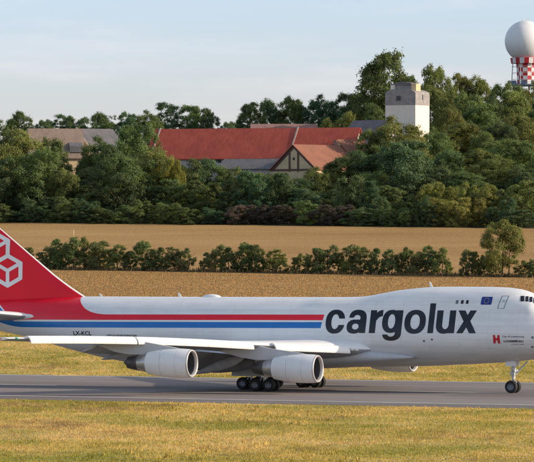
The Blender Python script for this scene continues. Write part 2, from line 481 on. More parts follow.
for (pa, pb, top_, bot_) in ((520.6, 524.4, 296.0, 301.4), (525.6, 528.6, 296.4, 301.6), (529.6, 532.6, 297.0, 302.0), (533.6, 537.0, 297.8, 302.8)):
    c4 = []
    for (px, py) in ((pa, bot_), (pb, bot_), (pb+.2, top_), (pa+.2, top_)):
        yy = 2.0
        for _ in range(12):
            q = st(px, py, yy); yy = .5*yy + .5*hull_y(q[0], q[1])
        c4.append(q)
    quad_on_hull('cockpit_window', c4, M_glass, fus, .024)
# hatches on the lower side: small dark marks
for (px, py) in ((424, 341), (432, 339.5), (515, 341), (531, 337.5), (529.5, 347)):
    a, b = st(px, py, 3.2); quad_on_hull('service_port', [(a+.1, b-.09), (a-.1, b-.09), (a-.1, b+.09), (a+.1, b+.09)], M_rim, fus, .022, 2)
# aerials
for (px, h_, w_) in ((182, .42, .35), (433, .55, .3), (103, .3, .3)):
    s, z = st(px, 297, 0); z = ZT(s) - .03
    MB().prism([(X0-s, z), (X0-s-w_, z), (X0-s-w_-.12, z+h_), (X0-s-w_*.55-.12, z+h_)], -.03, .03).build('blade_antenna', M_white, fus)
s, z = st(212, 297, 0); z = ZT(s)
v = []; f = []
for j in range(9):
    a = math.pi*j/8
    for k in range(16):
        b = 2*math.pi*k/16
        v.append(L(s - 1.0*math.cos(a), .5*math.sin(a)*math.cos(b), z - .03 + .3*math.sin(a)*math.sin(b)))
for j in range(8):
    for k in range(16): f.append((j*16+k, j*16+(k+1) % 16, (j+1)*16+(k+1) % 16, (j+1)*16+k))
mk('antenna_dome', v, f, M_white, fus, True)

# --- wings
AF = []
for k in range(17):                                              # aerofoil outline, unit chord: upper then lower
    x = .5*(1-math.cos(math.pi*k/16)); AF.append(x)
def th_(x): return 5*(.2969*math.sqrt(x) - .126*x - .3516*x*x + .2843*x**3 - .1015*x**4)
def afoil(t):
    up = [(x, th_(x)*t*1.05 + .008*math.sin(math.pi*x)) for x in AF]
    lo = [(x, -th_(x)*t*.95 + .004*math.sin(math.pi*x)) for x in reversed(AF[1:-1])]
    return up + lo
LEs = lambda y: 30.0 + .865*(y-12.6)
LEz = smooth_tab([(0,4.0),(3.25,4.15),(7,4.38),(12.6,4.74),(17,5.1),(22,5.38),(27,5.52),(31.6,5.58)])
TEs = lambda y: 36.3 + (y-3.25)*.24 if y < 12.5 else 38.52 + (y-12.5)*.6
TEz = smooth_tab([(0,3.55),(3.25,3.7),(7,4.0),(12.6,4.38),(17,4.6),(22,4.9),(27,5.2),(31.6,5.42)])
TH = smooth_tab([(0,.135),(3.25,.132),(7,.115),(12.6,.095),(22,.085),(31.6,.08)])
YS = [0, 1.6, 3.25, 4.5, 6, 7.5, 9, 10.8, 12.6, 14.5, 17, 19.5, 22, 24.5, 27, 29, 30.6, 31.6]
def loft(ys, side, le, lez, te, tez, th, name, mats, parent, upper=0, lower=1, cut=1.0):
    v = []; f = []; ix = []
    for y in ys:
        a = Vector((le(y), lez(y))); b = Vector((te(y), tez(y))); c = (b-a).length; d = (b-a)/c; nrm = Vector((-d[1], d[0]))
        if nrm[1] < 0: nrm = -nrm
        for (x, w) in afoil(th(y)):
            p = a + d*c*min(x, cut) + nrm*c*w; v.append(L(p[0], side*y, p[1]))
    n = len(afoil(.1))
    for j in range(len(ys)-1):
        for k in range(n):
            q = (j*n+k, j*n+(k+1) % n, (j+1)*n+(k+1) % n, (j+1)*n+k)
            f.append(q if side < 0 else q[::-1]); ix.append(upper if k < 16 else lower)
    f.append(tuple(range(n))); ix.append(0); f.append(tuple(range(len(v)-1, len(v)-n-1, -1))); ix.append(0)
    return mk(name, v, f, mats, parent, True, ix, 50)
def flap_panel(name, y0, y1, side, parent, chord0, chord1, ang, ds, dz, mat, th=.14):
    le = lambda y: TEs(y) - 1.0 + ds
    def ch(y): return chord0 + (chord1-chord0)*(y-y0)/(y1-y0)
    ca, sa = math.cos(R(ang)), math.sin(R(ang))
    return loft([y0, (y0+y1)/2, y1], side, le, lambda y: TEz(y) + dz, lambda y: le(y) + ch(y)*ca, lambda y: TEz(y) + dz - ch(y)*sa,
                lambda y: th, name, [M_grey, M_wing], parent)
def canoe(y, s0, z0, s1, z1, side, parent, r=.34):
    a, b = L(s0, side*y, z0), L(s1, side*y, z1); ln = (b-a).length
    q = (b-a).to_track_quat('X', 'Z').to_matrix().to_4x4(); q.translation = a
    pr = [(ln*t, r*(math.sin(math.pi*t**.75)**.8)*(1.0) + .01) for t in [0,.03,.08,.15,.25,.4,.55,.7,.8,.88,.94,.98,1]]
    m_ = MB().lathe(pr, 16, 0, q @ Matrix.Diagonal((1, .7, 1.25, 1)))
    return m_.build('flap_fairing', M_fairing, parent, True)
def krueger(y0, y1, side, parent, drop=.40):
    v = []; f = []; ys = np.linspace(y0, y1, 4)
    sec = [(.12,.24),(-.1,.27),(-.3,.19),(-.45,.03),(-.55,-.18),(-.58,-.40),(-.53,-.47),(-.47,-.40),(-.42,-.14),(-.28,.04),(-.1,.10)]
    for y in ys:
        for (a, b) in sec: v.append(L(LEs(y) + a, side*y, LEz(y) + b))
    n = len(sec)
    for j in range(len(ys)-1):
        for k in range(n):
            q = (j*n+k, j*n+(k+1) % n, (j+1)*n+(k+1) % n, (j+1)*n+k); f.append(q if side < 0 else q[::-1])
    f.append(tuple(range(n))); f.append(tuple(range(len(v)-1, len(v)-n-1, -1)))
    return mk('leading_edge_flap', v, f, M_flap, parent, True, None, 40)
def engine(y, s_in, z, side):
    ln = 4.55; toe = R(1.3)*side
    M = Matrix.Translation(L(s_in, side*y, z)) @ Matrix.Rotation(toe, 4, 'Z')     # local +x is forward
    cowl = MB().lathe([(-.16,1.335),(-.5,1.37),(-1.1,1.395),(-1.9,1.39),(-2.7,1.345),(-3.5,1.25),(-4.2,1.13),(-ln,1.07),(-ln,1.035),(-3.9,1.06)], 56, 0, M)
    # seams
    e = cowl.build('engine', [M_white], jet, False, 40)
    MB().lathe([(-.30,1.10),(-.14,1.12),(-.04,1.16),(.01,1.205),(.02,1.245),(0,1.29),(-.06,1.32),(-.16,1.337)], 56, 0, M).build('inlet_lip', M_lip, e, True)
    MB().lathe([(-.30,1.10),(-.5,1.10),(-.9,1.09),(-1.55,1.12),(-1.9,1.15)], 48, 0, M).build('inlet_duct', M_duct, e, True)
    fm = MB()
    for k in range(26):
        a = 2*math.pi*k/26; v = []
        for r, tw, w in ((.32, .35, .10), (.7, .75, .13), (1.13, 1.05, .15)):
            for sgn in (-1, 1):
                t = a + sgn*w*math.sin(tw)/r*.9
                v.append((-1.6 + sgn*w*math.cos(tw), r*math.cos(t), r*math.sin(t)))
        fm.add(v, [(0,1,3,2), (2,3,5,4)], 0, M)
    fm.lathe([(-1.78,.01),(-1.78,1.14)], 32, 1, M)
    fm.build('fan', [M_soot, M_dark], e)
    MB().lathe([(-.98,.005),(-1.05,.1),(-1.25,.22),(-1.62,.33),(-1.76,.34)], 24, 0, M).build('spinner', M_grey, e, True)
    MB().lathe([(-3.6,.98),(-4.55,.92),(-5.1,.84),(-5.6,.74)], 40, 0, M).build('core_cowl', M_steel, e, True)
    MB().lathe([(-5.6,.742),(-5.62,.76),(-6.1,.68),(-6.75,.55),(-6.76,.5),(-6.3,.5)], 40, 0, M).build('exhaust_nozzle', M_soot, e, True)
    MB().lathe([(-6.0,.42),(-6.6,.36),(-7.05,.2),(-7.25,.02)], 24, 0, M).build('exhaust_plug', M_soot, e, True)
    for xa, ra in ((-1.28, 1.397), (-2.9, 1.333)):
        MB().lathe([(xa, ra-.01), (xa, ra+.003), (xa-.02, ra+.003), (xa-.02, ra-.012)], 56, 0, M).build('cowl_seam', M_seam, e, True)
    MB().lathe([(-ln+.25,.9),(-ln+.25,1.06)], 40, 0, M).build('duct_exit', M_dark, e)
    # pylon
    le, lz = LEs(y), LEz(y)
    pts = [(s_in+.9, z+1.30), (s_in+2.2, z+1.55), (le-.9, lz-.30), (le+.5, lz-.05), (le+2.5, lz-.15), (le+4.6, lz-.62), (s_in+8.2, z+1.0), (s_in+6.6, z+.78), (s_in+5.2, z+.8), (s_in+4.5, z+.95), (s_in+3, z+1.2)]
    pts.sort(key=lambda p: 0) ; v = []; n = len(pts)
    pm = MB(); poly = [(X0-a, b) for a, b in pts]
    # rounded nose: three slabs
    pm.prism(poly, -side*y-.17, -side*y+.17, 'y')
    pm.build('pylon', M_grey, e)
    return e
def wing(side):
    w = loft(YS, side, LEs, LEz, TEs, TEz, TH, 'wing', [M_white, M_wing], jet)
    for (ya, yb, n) in ((22.0, 30.2, 5), (12.75, 21.9, 5), (5.0, 11.0, 3)):
        for k in range(n): krueger(ya + (yb-ya)*k/n + .009, ya + (yb-ya)*(k+1)/n - .009, side, w)
    flap_panel('trailing_flap', 3.7, 10.3, side, w, 3.4, 3.1, 30, .1, -.3, M_grey)
    flap_panel('trailing_flap', 13.1, 20.9, side, w, 2.3, 1.8, 22, .0, -.12, M_grey)
    flap_panel('aileron', 10.6, 12.8, side, w, 2.0, 2.0, 5, -.4, -.02, M_grey, .1)
    for (y, s0, z0, s1, z1, r) in ((4.7, 31.9, 3.2, 38.0, 1.72, .42), (8.6, 32.6, 3.4, 38.0, 1.70, .42), (14.6, 36.0, 4.0, 41.5, 2.75, .34), (18.4, 38.2, 4.45, 43.3, 3.3, .32)):
        canoe(y, s0, z0, s1, z1, side, w, r)
    # winglet
    y0, zt = 31.6, 5.5; v = []; f = []
    secs = [(31.6, LEs(31.6)+.6, TEs(31.6), 5.5), (31.95, LEs(31.6)+1.3, TEs(31.6)+.3, 5.95), (32.4, LEs(31.6)+2.6, TEs(31.6)+.9, 7.3)]
    for (y, a, b, z) in secs:
        for (t, o_) in ((0,0),(.3,.06),(.7,.05),(1,0),(.7,-.05),(.3,-.06)):
            v.append(L(a+(b-a)*t, side*(y + o_*.9), z - o_*.4))
    for j in range(2):
        for k in range(6): f.append((j*6+k, j*6+(k+1) % 6, (j+1)*6+(k+1) % 6, (j+1)*6+k))
    f.append(tuple(range(6))); f.append(tuple(range(17, 11, -1)))
    mk('winglet', v, f, M_red, w, True, None, 30)
    for q, c in (((30.9), M_star),):
        MB().lathe([(.12,.01),(.08,.07),(0,.1),(-.25,.09),(-.3,.0)], 12, 0, Matrix.Translation(L(LEs(30.9)-.05, side*30.9, LEz(30.9)))).build('wing_light', paint('light_lens', (.05,.45,.25) if side > 0 else (.5,.03,.03), .2), w, True)
    for yy in (4.1, 4.5):
        MB().lathe([(.16,.0),(.15,.15),(0,.16),(-.3,.14)], 16, 0, Matrix.Translation(L(LEs(yy)-.06, side*yy, LEz(yy)-.05))).build('landing_light', M_flap, w, True)
    return w
wing(1); wing(-1)
for sd in (1, -1):
    engine(11.7, 23.25, 2.48 if sd > 0 else 2.85, sd); engine(21.2, 32.1, 3.14 if sd > 0 else 3.4, sd)

# --- tail
def fin_le(z): return 58.03 + (z-11.27)*1.33 if z > 11.27 else 58.03 - (11.27-z)*(1.45 + .05*(11.27-z)**1.5)
def fin_te(z): return 67.6 + (z-8.6)*.53
def fin_th(z): return .5*(.105 - .02*(z-8.6)/11)
zs = list(np.linspace(8.3, 11.3, 8)) + list(np.linspace(12, 19.3, 9))
v = []; f = []; ix = []
XX = [0, .006, .018, .04, .08, .14, .22, .32, .44, .56, .68]
def fin_half(z, x): return (fin_te(z)-fin_le(z))*th_(x)*2*fin_th(z)*.55
for z in zs:
    a, b = fin_le(z), fin_te(z)
    for x in XX: v.append(L(a+(b-a)*x, fin_half(z, x), z))
    for x in reversed(XX[1:]): v.append(L(a+(b-a)*x, -fin_half(z, x), z))
n = 2*len(XX)-1
for j in range(len(zs)-1):
    for k in range(n):
        f.append((j*n+k, j*n+(k+1) % n, (j+1)*n+(k+1) % n, (j+1)*n+k)); ix.append(1 if (k < 2 or k >= n-2) else 0)
f.append(tuple(range(len(v)-1, len(v)-n-1, -1))); ix.append(0)
fin = mk('tail_fin', v, f, [M_red, M_white], jet, True, ix, 60)
fin['label'] = 'tall red tail fin with white leading edge'
v = []; f = []
for z in (8.3, 12, 15.5, 19.2):
    a, b = fin_le(z), fin_te(z)
    for x, sg in ((.685, 1), (1, .02), (1, -.02), (.685, -1)):
        v.append(L(a+(b-a)*x, sg*fin_half(z, .68)*.97, z))
for j in range(3):
    for k in range(4): f.append((j*4+k, j*4+(k+1) % 4, (j+1)*4+(k+1) % 4, (j+1)*4+k))
f.append((0,1,2,3)); f.append((15,14,13,12))
mk('rudder', v, f, M_red, fin)
def cubes(X, Y):
    Rr = 15.0; hwid = 13.0; out = -np.ones_like(X)
    for (cx, cy) in ((-5.7, -248.2), (7.3, -270.7), (-18.7, -270.7)):
        pt = [(cx + Rr*math.sin(math.pi/3*k), cy + Rr*math.cos(math.pi/3*k)) for k in range(6)]
        for k in range(6): out = mx(out, seg(X, Y, pt[k], pt[(k+1) % 6], 4.0))
        for k in (1, 3, 5): out = mx(out, seg(X, Y, (cx, cy), pt[k], 3.6))
    return out
vc, fc_ = implicit(cubes, -35, 24, -291, -229, .5)
for sgn in (1, -1):
    vv = []
    for p in vc:
        s, z = st(p[0], -p[1], .35); x = min(max((s-fin_le(z))/(fin_te(z)-fin_le(z)), 0), 1)
        vv.append(L(s, sgn*(np.interp(x, XX, [fin_half(z, q) for q in XX]) + .03), z))
    o = mk('cube_emblem', vv, fc_, M_white, fin, True); o['label'] = 'white outline of three stacked cubes'
def tailplane(side):
    le = lambda y: 59.6 + (y-1.6)*.86; te = lambda y: 68.4 + (y-1.6)*.42
    lz = lambda y: 7.02 + (y-1.6)*.125; tz = lambda y: 6.92 + (y-1.6)*.125
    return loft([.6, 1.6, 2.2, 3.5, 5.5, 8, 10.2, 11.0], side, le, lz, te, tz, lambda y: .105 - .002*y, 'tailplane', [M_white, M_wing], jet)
for sd in (1, -1):
    tp = tailplane(sd)
    v = []; f = []
    for j in range(9):
        a = math.pi*j/8
        for k in range(14):
            b = 2*math.pi*k/14
            v.append(L(60.4 - 1.6*math.cos(a), sd*(1.75 + .55*math.sin(a)*math.cos(b)), 7.05 + .32*math.sin(a)*math.sin(b)))
    for j in range(8):
        for k in range(14): f.append((j*14+k, j*14+(k+1) % 14, (j+1)*14+(k+1) % 14, (j+1)*14+k))
    mk('root_fairing', v, f, M_white, tp, True)

# --- landing gear
def wheel_mesh(r=.62, w=.48):
    m_ = MB()
    rim = .56*r
    pr = [(-w*.30, .04), (-w*.30, rim*.55), (-w*.36, rim*.9), (-w*.42, rim), (-w*.5, rim*1.15), (-w*.5, r*.88), (-w*.38, r*.97), (-w*.2, r), (w*.2, r), (w*.38, r*.97), (w*.5, r*.88), (w*.5, rim*1.15), (w*.42, rim), (w*.36, rim*.9), (w*.30, rim*.55), (w*.30, .04)]
    m_.lathe(pr, 36, 0, Matrix.Rotation(R(90), 4, 'Z'), [1,1,1,0,0,0,0,0,0,0,0,0,1,1,1])
    for sg in (-1, 1):
        for k in range(9):
            a = 2*math.pi*k/9
            m_.tube((rim*.68*math.cos(a), sg*w*.31, rim*.68*math.sin(a)), (rim*.68*math.cos(a), sg*w*.37, rim*.68*math.sin(a)), .035, None, 6, 0)
        m_.tube((0, sg*w*.2, 0), (0, sg*w*.45, 0), .09, .07, 10, 1)
    me = m_.build('wheel', [M_black, M_rim], None, False, 35)
    d = me.data; bpy.data.objects.remove(me); return d
WM = wheel_mesh()
def put_wheel(parent, s, y, z=.62):
    o = bpy.data.objects.new('wheel', WM); col.objects.link(o); o.parent = parent; o.location = L(s, y, z); return o
def main_gear(s, y, ztop, lean):
    g = MB()
    g.tube(L(s, y, .66), L(s, y, 1.8), .15, .17, 14); g.tube(L(s, y, 1.6), L(s-.1, y+lean, ztop), .23, .25, 14, 1)
    g.tube(L(s-.74, y, .62), L(s+.74, y, .62), .13, None, 10)
    for a in (-.74, .74): g.tube(L(s+a, y-.55, .62), L(s+a, y+.55, .62), .09, None, 10)
    g.tube(L(s, y, 1.5), L(s-1.8, y+lean*1.2, ztop), .09, None, 8); g.tube(L(s+.5, y, .8), L(s+.1, y, 1.9), .06, None, 8)
    g.tube(L(s, y, 1.7), L(s+.2, y+lean*1.5-.9*(1 if y > 0 else -1), ztop), .08, None, 8)
    for hx in (-.12, .14):
        g.tube(L(s+hx, y+.2, 2.6), L(s+hx*2, y+.3, 1.7), .025, None, 5, 0); g.tube(L(s+hx*2, y+.3, 1.7), L(s+hx*4, y+.12, .95), .025, None, 5, 0)
    g.box(X0-s-.3, X0-s+.3, -y-.2, -y+.2, 1.35, 1.6, 0)
    o = g.build('main_landing_gear', [M_steel, M_gear], jet, False, 40)
    for a in (-.74, .74):
        for b in (-.56, .56): put_wheel(o, s+a, y+b)
    return o
for sd in (1, -1):
    o = main_gear(31.87, 5.5*sd, 3.6, -.5*sd)
    MB().box(X0-32.6, X0-30.9, -sd*6.12-.03, -sd*6.12+.03, 1.75, 3.3).build('gear_door', M_grey, o)
    o = main_gear(34.94, 1.92*sd, 2.5, .1*sd)
    MB().box(X0-36.6, X0-33.4, -sd*3.1-.03, -sd*3.1+.03, 1.35, 2.55).build('gear_door', M_grey, o)
g = MB(); s = 7.8
g.tube(L(s, 0, .62), L(s-.05, 0, 1.55), .12, .13, 14); g.tube(L(s-.04, 0, 1.4), L(s-.15, 0, 3.3), .18, .2, 14, 1)
g.tube(L(s, -.5, .62), L(s, .5, .62), .09, None, 10)
g.tube(L(s-.05, 0, 1.6), L(s-1.5, 0, 3.1), .08, .09, 8, 1); g.tube(L(s-.05, .16, 1.45), L(s-.42, .1, 1.05), .06, None, 8, 1); g.tube(L(s-.42, .1, 1.05), L(s-.02, .1, .72), .06, None, 8, 1)
g.box(X0-s-.2, X0-s+.28, -.36, .36, 1.78, 2.02, 1); g.tube(L(s-.1, -.3, 2.35), L(s-.1, .3, 2.35), .12, None, 10, 1)
g.tube(L(s+.1, -.25, 1.85), L(s+.1, -.25, 2.8), .05, None, 8, 0); g.tube(L(s+.1, .25, 1.85), L(s+.1, .25, 2.8), .05, None, 8, 0)
g.tube(L(s+.16, .12, 2.6), L(s+.2, .2, 1.3), .022, None, 5, 0); g.tube(L(s+.2, .2, 1.3), L(s+.05, .28, .75), .022, None, 5, 0)
g.tube(L(s+.02, -.2, 1.15), L(s+.02, .2, 1.15), .07, None, 8, 0); g.tube(L(s+.3, 0, 1.2), L(s+.04, 0, .66), .05, None, 8, 1)
ng = g.build('nose_landing_gear', [M_steel, M_gear], jet, False, 40)
for b in (-.46, .46): put_wheel(ng, s, b)
for (dx, dy) in ((.32, .3), (.32, -.3), (.34, 0)):
    MB().lathe([(.09,.0),(.08,.1),(0,.12),(-.12,.08)], 14, 0, Matrix.Translation(L(s-dx, dy, 2.15))).build('taxi_light', M_flap, ng, True)
for sd in (1, -1):
    MB().box(X0-s-.55, X0-s+.45, -sd*.62-.025, -sd*.62+.025, 2.62, 3.12).build('gear_door', M_white, ng)

# ------------------------------------------------------------------ terrain
QC = PN.y + T25*PN.x           # q = Y + tan25 * X of the centre line
QN0, QN, QF = QC - 35/CP, QC - 26.8/CP, QC + 28.6/CP
zq = smooth_tab([(-1000,0),(0,0),(QF+2,0),(500,1.0),(560,3.6),(640,6.0),(745,8.9),(850,12.2),(1000,17.4),(1060,22.5),(1120,31),(1200,37),(1300,42),(1420,44.5),(1700,38),(2600,10),(9000,-40),(40000,-120)])
def gz(X, Y):
    q = Y + T25*X*min(1, max(.0, (1500-Y)/500))
    z = zq(q)
    k = min(max((q-520)/225, 0), 1)
    z -= .013*X*k*min(1, max(0, (1600-Y)/500))
    k2 = min(max((Y-1000)/250, 0), 1)
    z += k2*(.012*max(min(X, 120), -120))
    return z
xs = sorted(set(list(np.linspace(-160, 160, 41)) + [-20000, -8000, -3000, -1500, -800, -500, -350, -250, -200, 200, 250, 350, 500, 800, 1500, 3000, 8000, 20000]))
ysg = sorted(set([-400, -100, 50, 150, 230] + list(np.arange(260, 1500, 10)) + [1550, 1650, 1800, 2000, 2400, 3000, 4000, 6000, 10000, 20000, 40000]))
v = [(x, y, gz(x, y)) for x in xs for y in ysg]; m_ = len(ysg)
f = [(i*m_+j, (i+1)*m_+j, (i+1)*m_+j+1, i*m_+j+1) for i in range(len(xs)-1) for j in range(m_-1)]

def grass_colour(nt):
    """patchy dry airfield grass, in world position so that blades and turf agree"""
    a = noise(nt, wpos(nt, (.035, .02, .0)), 1.0, 5, .62)
    b = noise(nt, wpos(nt, (.30, .13, .0)), 1.0, 4, .6)
    t = mth(nt, 'ADD', mth(nt, 'MULTIPLY', a, .62), mth(nt, 'MULTIPLY', b, .38))
    c = ramp(nt, t, [(.34, (.24, .20, .038)), (.43, (.40, .31, .065)), (.50, (.56, .40, .105)), (.57, (.68, .46, .155)), (.68, (.46, .28, .09))])
    # worn brown dirt patches and greener spots
    d = noise(nt, wpos(nt, (.07, .035, .0)), 1.0, 6, .75)
    c = mixc(nt, ramp(nt, d, [(.54, 0.0), (.64, .75)]), c, (.30, .185, .075))
    e = noise(nt, wpos(nt, (.06, .045, 1.0)), 1.0, 5, .65)
    c = mixc(nt, ramp(nt, e, [(.48, 0.0), (.62, .65)]), c, (.27, .26, .04))
    return c
M_turf, nt, b = newmat('dry_turf')
gc = grass_colour(nt)
geo = nd(nt, 'ShaderNodeNewGeometry'); sp = nd(nt, 'ShaderNodeSeparateXYZ'); nt.links.new(geo.outputs['Position'], sp.inputs[0])
q = mth(nt, 'ADD', sp.outputs[1], mth(nt, 'MULTIPLY', sp.outputs[0], T25))
wob = noise(nt, wpos(nt, (.05, .05, 0)), 1.0, 4)
qw = mth(nt, 'ADD', q, mth(nt, 'MULTIPLY', mth(nt, 'SUBTRACT', wob, .5), 9))
# stubble: rows along the field
n1 = noise(nt, wpos(nt, (.035, .42, 0), (0, 0, PSI)), 1.0, 6, .7)
n2 = noise(nt, wpos(nt, (.9, 1.7, 0), (0, 0, PSI)), 1.0, 3, .6)
n3 = noise(nt, wpos(nt, (.012, .02, 0), (0, 0, PSI)), 1.0, 4, .6)
wv = nd(nt, 'ShaderNodeTexWave', bands_direction='Y'); wv.inputs['Scale'].default_value = .055; wv.inputs['Distortion'].default_value = 1.6
wv.inputs['Detail'].default_value = 3; wv.inputs['Detail Scale'].default_value = .6
nt.links.new(wpos(nt, (1, 1, 0), (0, 0, PSI)), wv.inputs[0])
sb = mth(nt, 'ADD', mth(nt, 'ADD', mth(nt, 'MULTIPLY', n1, .45), mth(nt, 'MULTIPLY', n2, .25)), mth(nt, 'ADD', mth(nt, 'MULTIPLY', n3, .25), mth(nt, 'MULTIPLY', wv.outputs[1], .08)))
stub = ramp(nt, sb, [(.37, (.22, .115, .038)), (.5, (.38, .212, .070)), (.63, (.53, .315, .120))])
stub2 = ramp(nt, sb, [(.37, (.27, .145, .052)), (.5, (.41, .232, .084)), (.63, (.52, .315, .128))])
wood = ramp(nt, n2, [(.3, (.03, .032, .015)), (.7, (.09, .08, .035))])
lt = lambda a, v_: mth(nt, 'LESS_THAN', a, v_)
c = mixc(nt, mth(nt, 'GREATER_THAN', qw, 551.0), gc, stub)
c = mixc(nt, mth(nt, 'GREATER_THAN', qw, 746.0), c, stub2)
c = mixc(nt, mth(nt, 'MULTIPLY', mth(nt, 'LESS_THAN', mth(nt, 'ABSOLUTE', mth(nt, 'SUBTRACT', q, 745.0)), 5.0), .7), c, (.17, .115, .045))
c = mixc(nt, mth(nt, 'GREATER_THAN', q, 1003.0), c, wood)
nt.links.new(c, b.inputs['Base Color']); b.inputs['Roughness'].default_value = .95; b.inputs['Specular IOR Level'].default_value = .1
bump(nt, b, mth(nt, 'ADD', n2, noise(nt, wpos(nt, (3, 3, 3)), 1.0, 3)), .9, .25)
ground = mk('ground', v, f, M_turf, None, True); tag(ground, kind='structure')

# runway: sheet, worn tyre streaks, painted lines
M_asph, nt, b = newmat('runway_surface')
lc = coords(nt, 'Object', (.012, .5, 1)); n1 = noise(nt, lc, 1.0, 5, .6)
n2 = noise(nt, coords(nt, 'Object', (.5, 1.6, 1)), 1.0, 5, .7)
sp = nd(nt, 'ShaderNodeSeparateXYZ'); tc = nd(nt, 'ShaderNodeTexCoord'); nt.links.new(tc.outputs['Object'], sp.inputs[0])
t = mth(nt, 'ADD', mth(nt, 'MULTIPLY', n1, .75), mth(nt, 'MULTIPLY', n2, .25))
c = ramp(nt, t, [(.32, (.19, .160, .143)), (.52, (.255, .216, .193)), (.68, (.31, .265, .235))])
ay = mth(nt, 'ABSOLUTE', sp.outputs[1])
c = mixc(nt, mth(nt, 'MULTIPLY', mth(nt, 'GREATER_THAN', ay, 28.2), .35), c, (.10, .088, .086))
rub = nd(nt, 'ShaderNodeMapRange', interpolation_type='SMOOTHSTEP'); rub.inputs[1].default_value = 9; rub.inputs[2].default_value = 2; rub.inputs[3].default_value = 0; rub.inputs[4].default_value = .38
nt.links.new(mth(nt, 'ABSOLUTE', mth(nt, 'SUBTRACT', ay, 4.5)), rub.inputs[0])
c = mixc(nt, mth(nt, 'MULTIPLY', rub.outputs[0], ramp(nt, n1, [(.35, 1.0), (.65, .3)])), c, (.075, .066, .066))
js = mth(nt, 'LESS_THAN', mth(nt, 'FRACT', mth(nt, 'DIVIDE', sp.outputs[1], 7.5)), .012)
c = mixc(nt, mth(nt, 'MULTIPLY', js, .5), c, (.07, .06, .06))
vo = nd(nt, 'ShaderNodeTexVoronoi', feature='F1', distance='CHEBYCHEV'); vo.inputs['Scale'].default_value = 1.0
nt.links.new(coords(nt, 'Object', (.045, .134, 1)), vo.inputs['Vector'])
bw = nd(nt, 'ShaderNodeRGBToBW'); nt.links.new(vo.outputs['Color'], bw.inputs[0])
c = mixc(nt, 1.0, c, ramp(nt, bw.outputs[0], [(.2, .86), (.8, 1.06)]), 'MULTIPLY')
n4 = noise(nt, coords(nt, 'Object', (.06, 3.2, 1)), 1.0, 4, .7)
c = mixc(nt, mth(nt, 'MULTIPLY', ramp(nt, n4, [(.56, 0.0), (.66, .55)]), rub.outputs[0]), c, (.04, .036, .038))
nt.links.new(c, b.inputs['Base Color']); b.inputs['Roughness'].default_value = .85; b.inputs['Specular IOR Level'].default_value = .25
M_line = None
def runway_sheet(name, p0, p1, x0, x1, z, mat, n=60):
    v = []; f = []
    for k in range(n+1):
        x = x0 + (x1-x0)*k/n; v += [(x, p0, z), (x, p1, z)]
    for k in range(n): f.append((2*k, 2*k+2, 2*k+3, 2*k+1))
    return v, f
def along(o): o.location = (PN.x, PN.y, 0); o.rotation_euler = (0, 0, -PSI); return o
v, f = runway_sheet('runway', -35, 28.6, -900, 900, .012, None)
rw = along(mk('runway', v, f, M_asph)); tag(rw, kind='structure')
M_line, nt, b = newmat('worn_white_line')
n1 = noise(nt, coords(nt, 'Object', (.4, 3, 1)), 1.0, 5, .7)
nt.links.new(ramp(nt, n1, [(.35, (.30, .28, .26)), (.6, (.62, .60, .56))]), b.inputs['Base Color']); b.inputs['Roughness'].default_value = .8
mb = MB()
for (p0, p1, x0, x1) in ((-27.25, -26.35, -900, 900), (26.7, 27.6, -900, 900)):
    v, f = runway_sheet('', p0, p1, x0, x1, .017, None); mb.add(v, f)
x = -880
while x < 880:                                                    # dashed centre line
    mb.add(*runway_sheet('', -.45, .45, x, x+30, .017, None, 4)); x += 50
lines = along(mb.build('runway_markings', M_line)); tag(lines, kind='structure')

# ------------------------------------------------------------------ grass and stubble (uncountable)
M_blade, nt, b = newmat('grass_blades')
gc = grass_colour(nt); ta = nd(nt, 'ShaderNodeAttribute', attribute_name='tint')
k = mth(nt, 'ADD', mth(nt, 'MULTIPLY', ta.outputs['Fac'], .42), .76)
cc = nd(nt, 'ShaderNodeCombineXYZ')
for q_ in range(3): nt.links.new(k, cc.inputs[q_])
gcol = mixc(nt, 1.0, gc, cc.outputs[0], 'MULTIPLY')
nt.links.new(gcol, b.inputs['Base Color']); b.inputs['Roughness'].default_value = .9; b.inputs['Specular IOR Level'].default_value = .1
tr = nd(nt, 'ShaderNodeBsdfTranslucent'); nt.links.new(gcol, tr.inputs[0]); ms = nd(nt, 'ShaderNodeMixShader'); ms.inputs[0].default_value = .3
nt.links.new(b.outputs[0], ms.inputs[1]); nt.links.new(tr.outputs[0], ms.inputs[2]); nt.links.new(ms.outputs[0], nt.nodes['Material Output'].inputs[0])
def tufts(name, X, Y, h0, h1, w, mat, label, cat, nb=3):
    n = len(X); Z = np.array([gz(a, b_) for a, b_ in zip(X, Y)])
    B = np.stack([X, Y, Z], 1)
    V = np.zeros((n*nb, 3, 3)); tint = np.zeros(n*nb)
    for k in range(nb):
        a = rng.uniform(0, 2*np.pi, n); h = rng.uniform(h0, h1, n); ln = rng.uniform(.1, .7, n)*h
        off = np.stack([rng.normal(0, w*2, n), rng.normal(0, w*2, n), np.zeros(n)-.02], 1)
        d = np.stack([np.cos(a), np.sin(a), np.zeros(n)], 1)*w
        e = rng.uniform(0, 2*np.pi, n); lean = np.stack([np.cos(e)*ln, np.sin(e)*ln, h], 1)
        V[k::nb, 0] = B+off-d; V[k::nb, 1] = B+off+d; V[k::nb, 2] = B+off+lean
        tint[k::nb] = rng.uniform(0, 1, n)
    me = fastmesh(name, V, 3, [mat], tint)
    o = bpy.data.objects.new(name, me); col.objects.link(o); tag(o, label, cat, kind='stuff'); return o
def strip(n, q0, q1, xk=.072):
    Y = rng.uniform(q0-60, q1+60, int(n*2.2)); X = rng.uniform(-1, 1, len(Y))*Y*xk
    q = Y + T25*X; m = (q > q0) & (q < q1) & (Y > 245); return X[m][:n], Y[m][:n]
